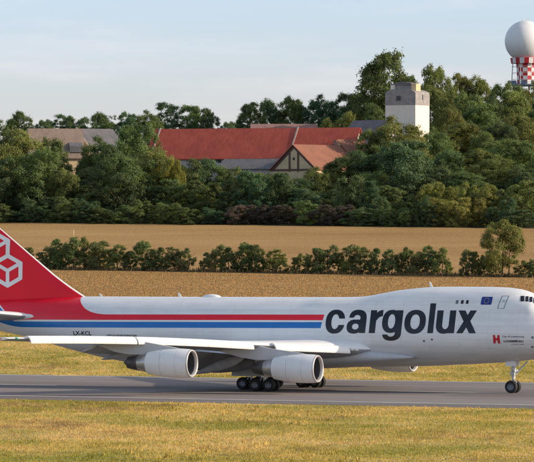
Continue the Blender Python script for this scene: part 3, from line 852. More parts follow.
def clumped(X, Y, f):
    r = np.sin(X*.31+np.sin(Y*.11)*2)+np.sin(Y*.17+X*.07)+np.sin(X*.9+Y*.4)*.5; return rng.uniform(-2.5, 2.5, len(X)) < r*f+1
X, Y = strip(62000, 215, QN0-.4)
m = clumped(X, Y, .8); tufts('grass', X[m], Y[m], .07, .22, .035, M_blade, 'short dry yellow green grass in front of the runway', 'grass')
X, Y = strip(34000, QF+.4, 556)
m = clumped(X, Y, .8); tufts('grass', X[m], Y[m], .08, .26, .05, M_blade, 'dry yellow grass strip beyond the runway', 'grass')
X, Y = strip(700, 240, QN0-3)
m = (np.sin(X*.2+2)+np.sin(Y*.09)) > .4
tufts('weeds', X[m], Y[m], .2, .42, .07, M_blade, 'scattered taller weeds in the grass near the camera', 'weeds', 7)
M_stub, nt, b = newmat('stubble_stalks')
ta = nd(nt, 'ShaderNodeAttribute', attribute_name='tint')
nt.links.new(ramp(nt, ta.outputs['Fac'], [(.0, (.27, .145, .048)), (.5, (.39, .222, .076)), (1.0, (.50, .305, .115))]), b.inputs['Base Color']); b.inputs['Roughness'].default_value = .9
X, Y = strip(52000, 556, 738)
q = Y + T25*X; q = np.round(q/2.2)*2.2 + rng.normal(0, .25, len(q)); Y = q - T25*X
tufts('stubble', X, Y, .06, .18, .06, M_stub, 'golden cut stubble standing in rows in the field behind the jet', 'stubble')
X, Y = strip(9000, 740.5, 749.5)
tufts('undergrowth', X, Y, .25, .8, .10, paint('dry_weeds', (.20, .135, .055), .9, 0, .6, .4), 'brown dry undergrowth along the foot of the hedge', 'undergrowth', 4)

# ------------------------------------------------------------------ trees
M_leaf, nt, b = newmat('foliage')
oi = nd(nt, 'ShaderNodeObjectInfo'); ta = nd(nt, 'ShaderNodeAttribute', attribute_name='tint')
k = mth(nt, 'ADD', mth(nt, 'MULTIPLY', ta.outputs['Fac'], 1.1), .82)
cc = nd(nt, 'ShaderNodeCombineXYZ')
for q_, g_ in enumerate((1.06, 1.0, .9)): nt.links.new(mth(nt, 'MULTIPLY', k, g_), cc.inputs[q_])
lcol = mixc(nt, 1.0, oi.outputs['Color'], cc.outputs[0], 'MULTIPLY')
nt.links.new(lcol, b.inputs['Base Color']); b.inputs['Roughness'].default_value = .7; b.inputs['Specular IOR Level'].default_value = .2
tr = nd(nt, 'ShaderNodeBsdfTranslucent'); nt.links.new(mixc(nt, 1.0, lcol, (1.15, 1.2, .55), 'MULTIPLY'), tr.inputs[0]); ms = nd(nt, 'ShaderNodeMixShader'); ms.inputs[0].default_value = .40
nt.links.new(b.outputs[0], ms.inputs[1]); nt.links.new(tr.outputs[0], ms.inputs[2]); nt.links.new(ms.outputs[0], nt.nodes['Material Output'].inputs[0])
M_bark = paint('bark', (.10, .075, .05), .9, 0, .4, 6)

def crown_mesh(name, big, clumps, per, leaf, z0, seed, bigr=(.17, .29), clr=(.045, .085), spread=.34, tall=1.0, low=0):
    """unit tree: height 1, radius .5: a few big boughs of foliage, each carrying many small clumps of leaves"""
    g = np.random.default_rng(seed); V = []; T = []
    cz = (z0+1)/2; hz = (1-z0)/2
    B = []
    for k in range(big):
        t = (k+.5)/big; a = k*2.4 + g.uniform(-.5, .5)
        zz = cz + hz*(2*t-1)*.72 + g.normal(0, .04) if not low else z0 + (1-z0)*(.10 + .72*t**1.25)
        prof = math.sqrt(max(0, 1-((t-.42)/.62)**2))
        r = spread*prof*g.uniform(.45, 1.1)
        B.append((np.array([math.cos(a)*r, math.sin(a)*r, zz]), g.uniform(*bigr)*(1.1-.35*t), g.uniform(-.16, .16)))
    for k in range(clumps):
        c0, R0, tb = B[int(g.integers(len(B)))]
        out = np.array([c0[0], c0[1], (c0[2]-cz)*.8]); out /= (np.linalg.norm(out)+.05)
        u = g.normal(size=3) + out*.55 + np.array([0, 0, .25]); u /= np.linalg.norm(u)
        c = c0 + u*R0*np.array([1, 1, .85*tall])*g.uniform(.6, 1.05)
        lr = clr[0] + (clr[1]-clr[0])*g.uniform()**1.5
        n = int(per*(lr/np.mean(clr))**2)
        d = g.normal(size=(n, 3)); d /= np.linalg.norm(d, axis=1)[:, None]
        r = lr*np.abs(g.normal(.75, .38, n))
        p = c + d*r[:, None]*np.array([1, 1, .7])
        nrm = d*.5 + u*.55 + np.array([0, 0, .3]) + g.normal(size=(n, 3))*.6; nrm /= np.linalg.norm(nrm, axis=1)[:, None]
        t1 = np.cross(nrm, g.normal(size=(n, 3))); t1 /= np.linalg.norm(t1, axis=1)[:, None]; t2 = np.cross(nrm, t1)
        L1 = leaf*g.uniform(.5, 1.5, n)[:, None]; W1 = L1*g.uniform(.4, .8, n)[:, None]
        q = np.stack([p-t1*L1*.5, p+t2*W1*.5+t1*L1*.1, p+t1*L1*.55+nrm*L1*.12, p-t2*W1*.5-t1*L1*.05], 1)
        V.append(q)
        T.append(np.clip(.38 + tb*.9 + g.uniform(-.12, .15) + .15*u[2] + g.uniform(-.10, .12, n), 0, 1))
    V = np.concatenate(V); T = np.concatenate(T)
    rad = np.percentile(np.hypot(V[..., 0], V[..., 1]), 98); V[..., :2] *= .5/rad
    za, zb = np.percentile(V[..., 2], 1.0), np.percentile(V[..., 2], 99.7)
    V[..., 2] = z0 + (V[..., 2]-za)/(zb-za)*(1-z0)
    return fastmesh(name, V, 4, [M_leaf], T)
def trunk_mesh(name, z0, seed, stems=1, rad=.022):
    g = random.Random(seed); m_ = MB()
    for s_ in range(stems):
        ox, oy = (0, 0) if stems == 1 else (g.uniform(-.16, .16), g.uniform(-.16, .16))
        p = Vector((ox, oy, -.04)); r = rad*(1 if stems == 1 else .6)
        for k in range(4):
            q = p + Vector((g.uniform(-.025, .025)+ox*.12, g.uniform(-.025, .025)+oy*.12, (z0+.42)/4+.01))
            m_.tube(p, q, r, r*.8, 7); p = q; r *= .8
            if k >= 1:
                for _ in range(2):
                    a = g.uniform(0, 6.28); e = p + Vector((math.cos(a)*.26, math.sin(a)*.26, g.uniform(.12, .28)))
                    md = (p+e)/2 + Vector((0, 0, -.02)); m_.tube(p, md, r*.6, r*.4, 6); m_.tube(md, e, r*.4, r*.12, 6)
    o = m_.build(name, M_bark); d = o.data; bpy.data.objects.remove(o); return d
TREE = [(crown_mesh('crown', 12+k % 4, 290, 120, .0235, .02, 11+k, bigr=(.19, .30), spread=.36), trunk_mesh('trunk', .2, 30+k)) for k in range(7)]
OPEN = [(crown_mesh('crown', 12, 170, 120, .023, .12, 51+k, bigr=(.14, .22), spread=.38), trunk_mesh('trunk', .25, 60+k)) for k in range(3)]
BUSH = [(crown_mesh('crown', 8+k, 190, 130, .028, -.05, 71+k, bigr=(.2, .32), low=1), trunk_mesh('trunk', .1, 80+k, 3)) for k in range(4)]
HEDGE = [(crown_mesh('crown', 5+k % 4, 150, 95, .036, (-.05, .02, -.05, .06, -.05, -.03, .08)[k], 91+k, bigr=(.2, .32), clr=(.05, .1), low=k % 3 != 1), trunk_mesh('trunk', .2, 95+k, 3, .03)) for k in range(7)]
LONE = (crown_mesh('crown', 15, 230, 130, .023, .14, 131, bigr=(.15, .24), spread=.36), trunk_mesh('trunk', .3, 133, 2, .026))
COLS = {'dark': (.078, .116, .058), 'mid': (.102, .140, .057), 'olive': (.138, .158, .058), 'light': (.175, .185, .062), 'teal': (.068, .116, .064),
        'brown': (.125, .115, .060), 'purple': (.10, .082, .074), 'hedge': (.120, .142, .066), 'gold': (.18, .195, .050)}
used = {}
NAMES = {'tree': 'tree', 'open': 'tree', 'bush': 'shrub', 'hedge': 'hedge_shrub', 'lone': 'field_tree'}
PLANTS = []
def plant(px, top, wpx, Y, kind, colname, label, group, base=None, cat=None):
    a = at(px, top, Y); g0 = gz(a.x, Y); h = a.z - g0; w = wpx/(F*534)*Y
    if h < 1.5: h = 1.5
    src = {'tree': TREE, 'open': OPEN, 'bush': BUSH, 'hedge': HEDGE, 'lone': [LONE]}[kind]
    me = src[used.setdefault(kind, 0) % len(src)]; used[kind] += 1
    o = empty(NAMES[kind], (a.x, Y, g0 - .05), random.uniform(0, 6.28), label, cat or ('shrub' if kind in ('bush', 'hedge') else 'tree'), group)
    o.scale = (w*1.04, w*1.04*random.uniform(.9, 1.1), h*1.01)
    c0 = COLS[colname]; j = random.uniform(.82, 1.2); jr = random.uniform(.93, 1.1)
    for nm, m in zip(('crown', 'trunk'), me):
        q = bpy.data.objects.new(nm, m); col.objects.link(q); q.parent = o
        q.color = (c0[0]*j*jr, c0[1]*j, c0[2]*j, 1)
    PLANTS.append((label, px, Y, colname, o))
    return o
G1, G2, G3, G4 = 'trees on the skyline ridge', 'trees on the wooded slope', 'shrubs along the edge of the wood', 'shrubs of the field hedge'
SKY = [(-8,116,34),(18,111,32),(44,119,24),(64,114,28),(84,117,24),(103,112,30),(127,112,26),(149,110,30),(168,102,34),(191,105,28),(208,108,24),(228,121,22),(242,118,18),
       (252,102,30),(271,99,28),(290,97,30),(311,100,24),(327,95,34),(348,93,28),(366,92,30),(414,76,34),(436,66,42),(459,74,30),(477,77,34),(497,84,26),(512,83,28),(528,82,30)]
for i, (a, b_, w) in enumerate(SKY):
    plant(a, b_+1, w*1.15, 1285+random.uniform(-15, 15), 'tree' if i % 4 else 'open', random.choice(['olive', 'mid', 'olive']) if a > 405 else random.choice(['dark','mid','dark','teal']),
          'green tree standing on the skyline ridge', G1)
plant(386, 54, 70, 1275, 'tree', 'mid', 'tallest tree on the skyline, behind the white tower', None)
MID = [ # px, top, width, Y, colour
 (350,113,34,1180,'light'),(328,119,26,1180,'olive'),(374,104,28,1190,'mid'),
 (437,88,44,1205,'olive'),(468,94,36,1200,'mid'),(491,97,30,1215,'dark'),(512,92,46,1220,'olive'),(541,101,40,1200,'mid'),
 (451,109,38,1165,'olive'),(480,105,46,1170,'mid'),(523,115,52,1150,'olive'),(503,122,34,1135,'dark'),
 (437,128,34,1110,'mid'),(463,124,50,1120,'olive'),(487,133,38,1100,'mid'),(541,134,44,1095,'light'),
 (513,140,52,1080,'mid'),(446,150,44,1070,'dark'),(476,150,50,1075,'olive'),
 (401,118,62,1088,'olive'),(374,131,38,1085,'mid'),(402,142,84,1052,'teal'),(440,168,44,1046,'dark'),
 (466,172,54,1045,'mid'),(497,158,56,1052,'olive'),(527,168,46,1045,'dark'),(549,158,46,1050,'mid'),
 (-8,140,50,1080,'mid'),(16,131,66,1080,'olive'),(52,139,42,1085,'mid'),(0,160,50,1045,'dark'),(36,150,60,1045,'mid'),(66,170,32,1040,'olive'),
 (100,138,42,1090,'mid'),(88,158,26,1092,'dark'),(112,146,48,1068,'dark'),(136,126,64,1078,'mid'),(92,168,46,1044,'dark'),(126,156,60,1042,'mid'),(160,150,52,1050,'olive'),
 (184,160,44,1050,'mid'),(174,160,20,1039,'gold'),(206,160,48,1052,'dark'),(229,168,36,1050,'mid'),(250,172,48,1045,'olive'),(275,174,34,1045,'mid'),(296,180,42,1040,'dark'),
 (317,168,40,1050,'olive'),(340,158,46,1055,'mid'),(361,152,48,1060,'dark'),(372,172,40,1045,'mid')]
for (a, b_, w, Y, c_) in MID:
    plant(a, b_, w*1.12, Y, 'tree', c_, 'leafy green tree on the wooded slope above the field', G2)
# the lower front of the wood
EDGE = []
x = -4
ci = 0
while x < 543:
    w = random.uniform(24, 46); top = random.uniform(172, 198)
    cc_ = random.choice(['dark', 'mid', 'teal', 'dark', 'mid'])
    if 425 < x < 485: cc_ = 'light'; top = random.uniform(182, 192)
    if 485 <= x: top = random.uniform(176, 190); cc_ = random.choice(['mid', 'olive', 'brown'])
    EDGE.append((x, top, w, cc_)); x += w*.62
for (a, top, w, c_) in EDGE:
    X = (a-267)/(F*534)*1020; Y = 1022 - T25*X*.9 + random.uniform(-6, 6)
    plant(a, top, w*1.15, Y, 'bush', c_, 'dense green shrub at the foot of the wood', G3)
x = -6
while x < 538:
    w = random.uniform(18, 34); top = random.uniform(196, 212)
    c_ = random.choice(['dark', 'teal', 'mid', 'mid'])
    if 235 < x < 285 or 318 < x < 352: c_ = 'purple'; top = 205
    if 428 < x < 480: c_ = 'light'; top = 198
    X = (a_ := x-267)/(F*534)*1000; Y = 1007 - T25*X*.9 + random.uniform(-2, 3)
    plant(x, top, w*1.2, Y, 'bush', c_, 'low purple brown shrub at the wood edge above the field' if c_ == 'purple' else 'low shrub at the edge of the wood above the field',
          'purple brown shrubs at the wood edge' if c_ == 'purple' else 'low shrubs at the edge of the wood'); x += w*.66
# hedge between the two fields
HD = [(26,246,18),(47,242,20),(60,238,20),(73,236,22),(88,237,22),(101,240,20),(117,240,20),(130,247,14),(146,238,20),(159,247,16),(172,244,18),(185,246,18),(208,247,12),(217,244,15),(228,247,14),
      (244,240,18),(258,241,18),(276,246,20),(298,249,16),(317,243,18),(330,245,18),(345,243,18),(360,244,20),(375,246,18),(390,245,18),(404,247,18),(418,248,16),(429,245,16),(443,246,16),(467,247,14),(478,250,12),(489,249,15),(524,257,18),(540,252,18)]
for (a, top, w) in HD:
    Y = 745/(1 + T25*(a-267)/(F*534)) + random.uniform(-1, 1)
    plant(a, top+1.5+random.uniform(-1.5, 4), w*1.38, Y, 'hedge', random.choice(['hedge', 'mid', 'hedge', 'olive']), 'leafy shrub in the hedge row between the two stubble fields', G4)
Y = 743/(1 + T25*(502-267)/(F*534))
plant(502, 221, 47, Y, 'lone', 'olive', 'tall loose tree rising from the right end of the field hedge', None)

# each plant gets a label of its own: colour, row, landmark, place in the row
ONES = ['', 'first', 'second', 'third', 'fourth', 'fifth', 'sixth', 'seventh', 'eighth', 'ninth', 'tenth', 'eleventh', 'twelfth', 'thirteenth', 'fourteenth',
        'fifteenth', 'sixteenth', 'seventeenth', 'eighteenth', 'nineteenth']
def ordinal(n):
    if n < 20: return ONES[n]
    t = n//10; u = n % 10
    return ('twentieth', 'thirtieth', 'fortieth')[t-2] if u == 0 else ('twenty', 'thirty', 'forty')[t-2] + '-' + ONES[u]
MARKS = ((-20, 'left edge'), (54, 'brown barn'), (96, 'dark slate barn'), (165, 'left end of the red barn'), (235, 'middle of the red barn'), (297, 'cream gabled house'), (360, 'slate roofed barn'), (408, 'white tower'), (465, 'slope right of the tower'), (525, 'radar tower'))
WORDS = {'dark': 'dark green', 'mid': 'mid green', 'olive': 'olive green', 'light': 'pale green', 'teal': 'deep green', 'brown': 'brownish', 'purple': 'purple brown', 'hedge': 'green', 'gold': 'yellowish'}
rows = {}
for (lab, px, Y, cn, o) in PLANTS:
    if lab.startswith('tallest') or lab.startswith('tall loose'): continue
    if 'skyline' in lab: r = ('tree', 'on the skyline')
    elif 'wooded slope' in lab: r = ('tree', 'in the top row of the slope' if Y > 1140 else 'in the middle row of the slope' if Y > 1062 else 'in the lowest tree row')
    elif 'hedge row' in lab: r = ('shrub', 'in the field hedge')
    elif 'foot of the wood' in lab: r = ('shrub', 'in the tall shrub row below the trees')
    elif 'edge' in lab: r = ('shrub', 'in the low row at the field edge')
    else: r = ('shrub', 'in the field hedge')
    rows.setdefault(r, []).append((px, cn, o))
for (kind_, where), lst in rows.items():
    lst.sort(key=lambda t: t[0])
    n = len(lst)
    for k, (px, cn, o) in enumerate(lst):
        n = len(lst); pl_ = ordinal(k+1) + ' from the left' if k < n/2 else (ordinal(n-k) + ' from the right')
        pl_ = pl_.replace('first from the left', 'leftmost').replace('first from the right', 'rightmost') if k in (0, n-1) else pl_
        o['label'] = f"{WORDS[cn]} {kind_} {where}, {pl_}"

# ------------------------------------------------------------------ farm buildings
def tile_mat(name, c0, c1, rows=2.6):
    m, nt, b = newmat(name)
    n = noise(nt, coords(nt, 'Object', (1, .4, .4)), 1.3, 6, .7); n2 = noise(nt, coords(nt, 'Object'), .25, 4)
    w = nd(nt, 'ShaderNodeTexWave', bands_direction='X'); w.inputs['Scale'].default_value = .55; w.inputs['Distortion'].default_value = .5
    nt.links.new(coords(nt, 'Object'), w.inputs[0])
    t = mth(nt, 'ADD', mth(nt, 'ADD', mth(nt, 'MULTIPLY', n, .5), mth(nt, 'MULTIPLY', n2, .4)), mth(nt, 'MULTIPLY', w.outputs[1], .02))
    nt.links.new(ramp(nt, t, [(.32, c0), (.66, c1)]), b.inputs['Base Color']); b.inputs['Roughness'].default_value = .85
    bump(nt, b, n, .5, .06); return m
M_redtile = tile_mat('red_roof_tiles', (.29, .043, .026), (.48, .095, .055))
M_orange = tile_mat('orange_roof_tiles', (.21, .082, .048), (.33, .135, .078))
M_brown = tile_mat('brown_roof_tiles', (.19, .13, .10), (.31, .225, .17))
M_slate = tile_mat('slate_roof', (.10, .095, .10), (.20, .18, .18))
M_rust = tile_mat('faded_red_roof', (.20, .10, .08), (.34, .19, .15))
M_cream = paint('cream_render', (.74, .54, .32), .9, 0, .25, .8)
M_pale = paint('pale_render', (.62, .56, .50), .9, 0, .35, .6)
M_gable = paint('weathered_coping', (.38, .31, .27), .9, 0, .35, .8)
M_timber = paint('dark_timber', (.15, .075, .055), .8, 0, .3, 2)
M_conc = paint('grey_concrete', (.36, .33, .31), .9, 0, .4, .9)
M_ivory = paint('ivory_render', (.80, .72, .60), .9, 0, .12, .7)
M_win = paint('dark_window', (.03, .03, .035), .3, 0, .2, 2)
def gable_house(name, ctr, yaw, Ln, Wd, wall_h, roof_h, mw, mr, label, cat='building', over=.5, down=6, windows=(), firewall=(), gable_trim=False, chimney=None):
    o = empty(name, ctr, yaw, label, cat)
    W2, L2 = Wd/2, Ln/2
    m = MB(); m.box(-L2, L2, -W2, W2, -down, wall_h)
    wl_poly = [(-W2, wall_h), (W2, wall_h), (0, wall_h+roof_h)]
    m.prism(wl_poly, -L2, -L2+.3, 'x'); m.prism(wl_poly, L2-.3, L2, 'x')
    wl = m.build('wall', mw, o)
    t = .22; sl = roof_h/W2; e = W2+over
    r = MB()
    prof = [(-e, wall_h - sl*over), (0, wall_h+roof_h), (e, wall_h - sl*over), (e, wall_h - sl*over + t), (0, wall_h+roof_h+t), (-e, wall_h - sl*over + t)]
    prof = [(a, b + .03) for a, b in prof]
    r.prism(prof, -L2-over, L2+over, 'x')
    rf = r.build('roof', mr, o)
    for (x, z, w, h) in windows:
        MB().box(x-w/2, x+w/2, -W2-.05, -W2+.02, z-h/2, z+h/2).build('window', M_win, o)
    for x in firewall:
        MB().prism([(-e+.1, wall_h-sl*over+.1), (0, wall_h+roof_h+.1), (e-.1, wall_h-sl*over+.1), (e-.1, wall_h-sl*over+.55), (0, wall_h+roof_h+.6), (-e+.1, wall_h-sl*over+.55)], x-.18, x+.18, 'x').build('fire_wall', M_gable, o)
    if gable_trim:
        x = -L2-.06
        tm = MB()
        for sg in (-1, 1):
            tm.prism([(sg*(W2-.1), wall_h-.1), (sg*(W2-.1)-sg*.8, wall_h-.1), (0, wall_h+roof_h-.75), (0, wall_h+roof_h-.05)][::sg], x-.1, x+.04, 'x')
        for yy in (-W2*.19, W2*.19):
            tm.box(x-.09, x+.03, yy-.28, yy+.28, wall_h-.6, wall_h+roof_h*(1-abs(yy)/W2)-.5)
        tm.box(x-.08, x+.03, -W2, W2, wall_h-.45, wall_h+.02)
        tm.build('gable_frame', M_timber, o)
        MB().box(x-.1, x+.02, -.3, .3, wall_h+roof_h*.38, wall_h+roof_h*.38+.6).build('gable_window', M_win, o)
    if chimney:
        x, y, h = chimney; MB().box(x-.4, x+.4, y-.4, y+.4, wall_h+roof_h*.5, wall_h+roof_h+h).box(x-.48, x+.48, y-.48, y+.48, wall_h+roof_h+h+.002, wall_h+roof_h+h+.2).build('chimney', M_rust, rf)
    return o
# long red roofed barn
c = at(257, 157, 1100); zr = at(257, 129, 1104).z; wh = 4.2
gable_house('red_barn', (c.x, 1106, c.z - wh), R(-18), 54, 15, wh, zr - c.z, M_pale, M_redtile, 'long farm barn with a bright red tiled roof and pale wall', 'barn', .7, 8,
            windows=[(x, 3.2, 1.3, .9) for x in np.arange(-14, 12, 3.1)], firewall=(11.0, -26.2))
c = at(252, 158.5, 1090); c2 = at(252, 168, 1086)
o = empty('lean_to_shed', (c.x, 1090, c2.z - 3), R(-18), 'low grey roofed shed along the front of the red barn', 'shed')
MB().box(-7.5, 7.0, -2.6, 1.4, -7, 2.8).build('wall', M_pale, o)
MB().prism([(-3.2, 2.6), (1.8, 5.2), (1.8, 5.42), (-3.2, 2.82)], -8, 7.4, 'x').build('roof', M_slate, o)
# cream gabled house, timber framed
c = at(294, 169, 1078); ap = at(297, 145.5, 1078)
yaw = R(46); Ln = 17.5; dirv = Vector((math.cos(yaw), math.sin(yaw), 0)); gc_ = at(294, 169, 1076)
ctr = Vector((gc_.x, 1076, 0)) + dirv*Ln/2; ctr.z = gc_.z - 4
gable_house('gabled_house', ctr, yaw, Ln, 15.4, 4, 5.9, M_cream, M_orange, 'cream gabled house with dark timber framing and orange tiled roof', 'house', .5, 8, gable_trim=True, chimney=(6.5, 0.0, 1.3))
c = at(350, 152, 1092)
gable_house('small_outbuilding', (c.x, 1092, c.z-3.2), R(40), 8, 7, 3.2, 2.9, M_cream, M_orange, 'small orange roofed outbuilding right of the gabled house', 'building', .4, 8)
c = at(284, 132, 1145); gable_house('far_barn', (c.x, 1145, c.z-3), R(0), 17, 9, 3, 1.9, M_pale, M_rust, 'faded grey red roof showing just above the red barn ridge', 'barn', .4, 8)
c = at(372, 138, 1128); gable_house('slate_barn', (c.x, 1128, c.z-3), R(-35), 11, 10, 3, 4.4, M_conc, M_slate, 'grey slate roofed barn left of the white tower', 'barn', .5, 8)
# brown barn at the left, with its darker wing
c = at(54, 156.5, 1105); zr = at(54, 129.5, 1112).z
b1 = gable_house('brown_barn', (c.x, 1112, c.z-4.5), R(9), 13.0, 14, 4.5, zr-c.z, M_cream, M_brown, 'brown tiled barn half hidden by trees at the left', 'barn', .6, 8)
d_ = MB(); d_.prism([(-6.6, 5.6), (-6.6, 7.2), (-2.4, 8.6)], 3.0, 6.4, 'x'); d_.build('dormer', M_slate, b1)
c = at(94, 146, 1118); gable_house('dark_barn', (c.x, 1122, c.z-3), R(28), 9.5, 13, 3, 4.3, M_pale, M_slate, 'dark slate roofed barn between the brown barn and the trees', 'barn', .5, 8, firewall=(-5.2,))

# white tower block
YT = 1130; c = at(408, 105, YT); s3 = at(408, 93.3, YT).z - c.z
tw = empty('silo_tower', (c.x, YT + 5, c.z - 16), R(-27), 'square ivory tower with a grey concrete top among the trees', 'tower')
MB().box(-4.35, 4.35, -4.35, 4.35, -8, 16).build('wall', M_ivory, tw)
MB().box(-4.40, 4.40, -4.40, 4.40, 16.003, 16+s3).build('upper_storey', M_conc, tw)
arc = [(4.4*math.cos(t), 16+s3+.003 + 1.25*math.sin(t)) for t in np.linspace(0, math.pi, 15)]
m = MB(); m.prism(arc, -4.4, 4.4, 'y'); m.build('roof', M_conc, tw)
MB().box(-1.1, 0.1, -4.47, -4.37, 17.2, 18.4).build('window', M_win, tw)
MB().box(4.37, 4.47, -.25, .25, 17.4, 18.8).build('window', M_win, tw)
arc = [(-1.6+2.7*math.cos(t)*.9+1.2, 17.2+s3 + 1.0*math.sin(t)) for t in np.linspace(0, math.pi, 11)]
hd = MB().box(-3.1, 2.6, -2.6, 2.0, 16.9+s3, 18.2+s3); hd.build('roof_house', M_conc, tw)
MB().prism([(-3.4, 18.2+s3), (2.9, 18.2+s3), (2.2, 18.8+s3), (-.3, 19.15+s3), (-2.6, 18.8+s3)], -2.8, 2.2, 'y').build('roof_cap', M_slate, tw)
MB().box(2.63, 4.0, -3.2, -.4, 16.6+s3, 18.55+s3).build('dormer', M_cream, tw)
MB().box(-3.3, -2.3, -3.4, -2.62, 17.0+s3, 18.3+s3).build('vent_housing', M_ivory, tw)

# radar tower with its ball dome
YR = 1400; c = at(525.5, 41.3, YR); rr = 20.8/(F*534)*YR
zb_ = at(525, 84, YR).z
rd = empty('radar_tower', (c.x, YR, zb_ - 18), R(10), 'white ball radar dome on a red and white chequered tower', 'radar tower')
Z = lambda z: z - (zb_ - 18)
M_dome, nt, b = newmat('dome_white')
n1 = noise(nt, coords(nt, 'Object', (1, 1, .3)), .6, 4)
nt.links.new(ramp(nt, n1, [(.3, (.70, .69, .68)), (.7, (.80, .79, .77))]), b.inputs['Base Color']); b.inputs['Roughness'].default_value = .55
v = []; f = []; n = 40; mm_ = 28
zcut = -.78
for j in range(mm_+1):
    a = math.pi/2 - (math.pi/2 + math.asin(.80))*j/mm_
    for k in range(n):
        t = 2*math.pi*k/n; v.append((rr*math.cos(a)*math.cos(t), rr*math.cos(a)*math.sin(t), Z(c.z) + rr*math.sin(a)))
for j in range(mm_):
    for k in range(n): f.append((j*n+k, (j+1)*n+k, (j+1)*n+(k+1) % n, j*n+(k+1) % n))
mk('dome', v, f, M_dome, rd, True)
MB().tube((-1.0, 0, Z(c.z+rr)-.1), (-1.0, 0, Z(c.z+rr)+.6), .08).tube((.9, 0, Z(c.z+rr)-.1), (.9, 0, Z(c.z+rr)+1.4), .05).build('lightning_rod', M_steel, rd)
M_chr = paint('chequer_red', (.48, .012, .02), .5, 0, .2, 1); M_chw = paint('chequer_white', (.75, .72, .70), .5, 0, .15, 1)
def chequer(name, r0, z0, r1, z1, nseg, rows):
    v = []; f = []; ix = []
    for j in range(rows+1):
        t = j/rows
        for k in range(nseg): a = 2*math.pi*k/nseg; v.append(((r0+(r1-r0)*t)*math.cos(a), (r0+(r1-r0)*t)*math.sin(a), z0+(z1-z0)*t))
    for j in range(rows):
        for k in range(nseg):
            f.append((j*nseg+k, j*nseg+(k+1) % nseg, (j+1)*nseg+(k+1) % nseg, (j+1)*nseg+k)); ix.append((j + k) % 2)
    f.append(tuple(range(nseg-1, -1, -1))); ix.append(0); f.append(tuple(range(rows*nseg, (rows+1)*nseg))); ix.append(0)
    return mk(name, v, f, [M_chr, M_chw], rd, False, ix)
zA_ = at(525, 63.5, YR).z; zB_ = at(525, 58.0, YR).z
chequer('skirt', rr*.70, Z(zA_), rr*.74, Z(zB_), 20, 1)
chequer('pedestal', rr*.40, Z(zb_), rr*.46, Z(zA_)-.03, 12, 5)
fr = MB()
for k in range(8):
    a = 2*math.pi*k/8 + .2; fr.tube((rr*.72*math.cos(a), rr*.72*math.sin(a), Z(zb_)-.2), (rr*.66*math.cos(a), rr*.66*math.sin(a), Z(zA_)), .09, None, 6)
for zz in np.linspace(Z(zb_)+1.5, Z(zA_)-1, 3):
    for k in range(8):
        a, b_ = 2*math.pi*k/8 + .2, 2*math.pi*(k+1)/8 + .2
        fr.tube((rr*.71*math.cos(a), rr*.71*math.sin(a), zz), (rr*.71*math.cos(b_), rr*.71*math.sin(b_), zz), .05, None, 5)
fr.build('scaffold', M_gear, rd)
pl = MB(); pl.tube((0, 0, Z(zb_)-.6), (0, 0, Z(zb_)-.1), rr*.92, None, 24)
for k in range(10):
    a = 2*math.pi*k/10; pl.box(-.9, .9, -.35, .35, 0, 1.1, 0, Matrix.Translation((rr*.8*math.cos(a), rr*.8*math.sin(a), Z(zb_)-.1)) @ Matrix.Rotation(a+math.pi/2, 4, 'Z'))
pl.build('platform', paint('platform_blue_grey', (.13, .16, .22), .6), rd)
lg = MB()
for k in range(6):
    a = 2*math.pi*k/6; lg.tube((rr*.8*math.cos(a), rr*.8*math.sin(a), -4), (rr*.6*math.cos(a), rr*.6*math.sin(a), Z(zb_)-.6), .3, None, 8)
lg.build('leg', M_gear, rd) if False else None
for k in range(6):
    a = 2*math.pi*k/6
    MB().tube((rr*.8*math.cos(a), rr*.8*math.sin(a), -6), (rr*.6*math.cos(a), rr*.6*math.sin(a), Z(zb_)-.6), .3, None, 8).build('leg', M_gear, rd)

# small wooden marker in the upper field
Y = 905; c = at(73.5, 236, Y); g0 = gz(c.x, Y)
M_post = paint('bare_wood', (.62, .50, .30), .8, 0, .2, 2)
MB().tube((0, 0, -.2), (0, 0, 2.6), .11, .09, 8).box(-.9, .9, -.06, .06, .25, .42).tube((-.85, 0, -.1), (-.05, 0, .9), .05, None, 6).tube((.85, 0, -.1), (.05, 0, .9), .05, None, 6).build('field_marker', M_post)
bpy.data.objects['field_marker'].location = (c.x, Y, g0); tag(bpy.data.objects['field_marker'], 'small pale wooden marker post in the upper stubble field', 'post')

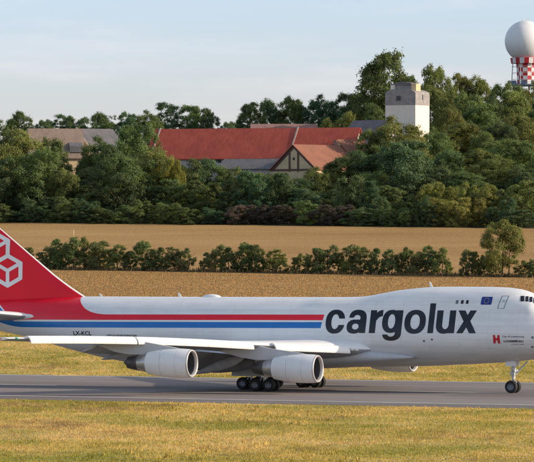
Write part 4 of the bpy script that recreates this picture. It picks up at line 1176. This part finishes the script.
# ------------------------------------------------------------------ light, sky, camera
AZ, EL = R(-10), R(18.5)                                              # behind the right hand side
Ld = Vector((math.cos(AZ)*math.cos(EL), math.sin(AZ)*math.cos(EL), math.sin(EL)))
sun = bpy.data.lights.new('sun', 'SUN'); sun.energy = 4.8; sun.angle = R(.6); sun.color = (1, .86, .66)
so = bpy.data.objects.new('sun', sun); col.objects.link(so); so.rotation_euler = Ld.to_track_quat('Z', 'Y').to_euler()
w = bpy.data.worlds.new('World'); scene.world = w; w.use_nodes = True
nt = w.node_tree; bg = nt.nodes['Background']
sky = nd(nt, 'ShaderNodeTexSky', sky_type='NISHITA'); sky.sun_disc = False; sky.sun_elevation = EL; sky.sun_rotation = R(90) - AZ
sky.air_density = 1.0; sky.dust_density = .8; sky.ozone_density = 2.0; sky.altitude = 200
tc = nd(nt, 'ShaderNodeTexCoord'); mp = nd(nt, 'ShaderNodeMapping'); mp.inputs['Scale'].default_value = (9, 9, 70); nt.links.new(tc.outputs['Generated'], mp.inputs[0])
n1 = noise(nt, mp.outputs[0], 1.0, 6, .6)
cl = ramp(nt, n1, [(.46, 0.0), (.70, .5)])
sp = nd(nt, 'ShaderNodeSeparateXYZ'); nt.links.new(tc.outputs['Generated'], sp.inputs[0])
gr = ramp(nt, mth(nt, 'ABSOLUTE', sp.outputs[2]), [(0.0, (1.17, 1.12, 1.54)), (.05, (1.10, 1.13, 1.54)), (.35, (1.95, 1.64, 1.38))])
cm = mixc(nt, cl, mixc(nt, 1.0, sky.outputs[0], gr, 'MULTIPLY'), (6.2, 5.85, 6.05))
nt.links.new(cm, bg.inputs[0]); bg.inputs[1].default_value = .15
cam = bpy.data.cameras.new('camera'); co = bpy.data.objects.new('camera', cam); col.objects.link(co)
co.location = (0, 0, CAMZ); co.rotation_euler = (R(90) + math.atan(4/(F*534)), 0, 0)
cam.sensor_width = 36; cam.sensor_fit = 'HORIZONTAL'; cam.lens = 36*F; cam.clip_start = 1; cam.clip_end = 60000
scene.camera = co
scene.view_settings.view_transform = 'Standard'; scene.view_settings.look = 'None'; scene.view_settings.exposure = 0
scene.cycles.max_bounces = 6; scene.cycles.use_denoising = True
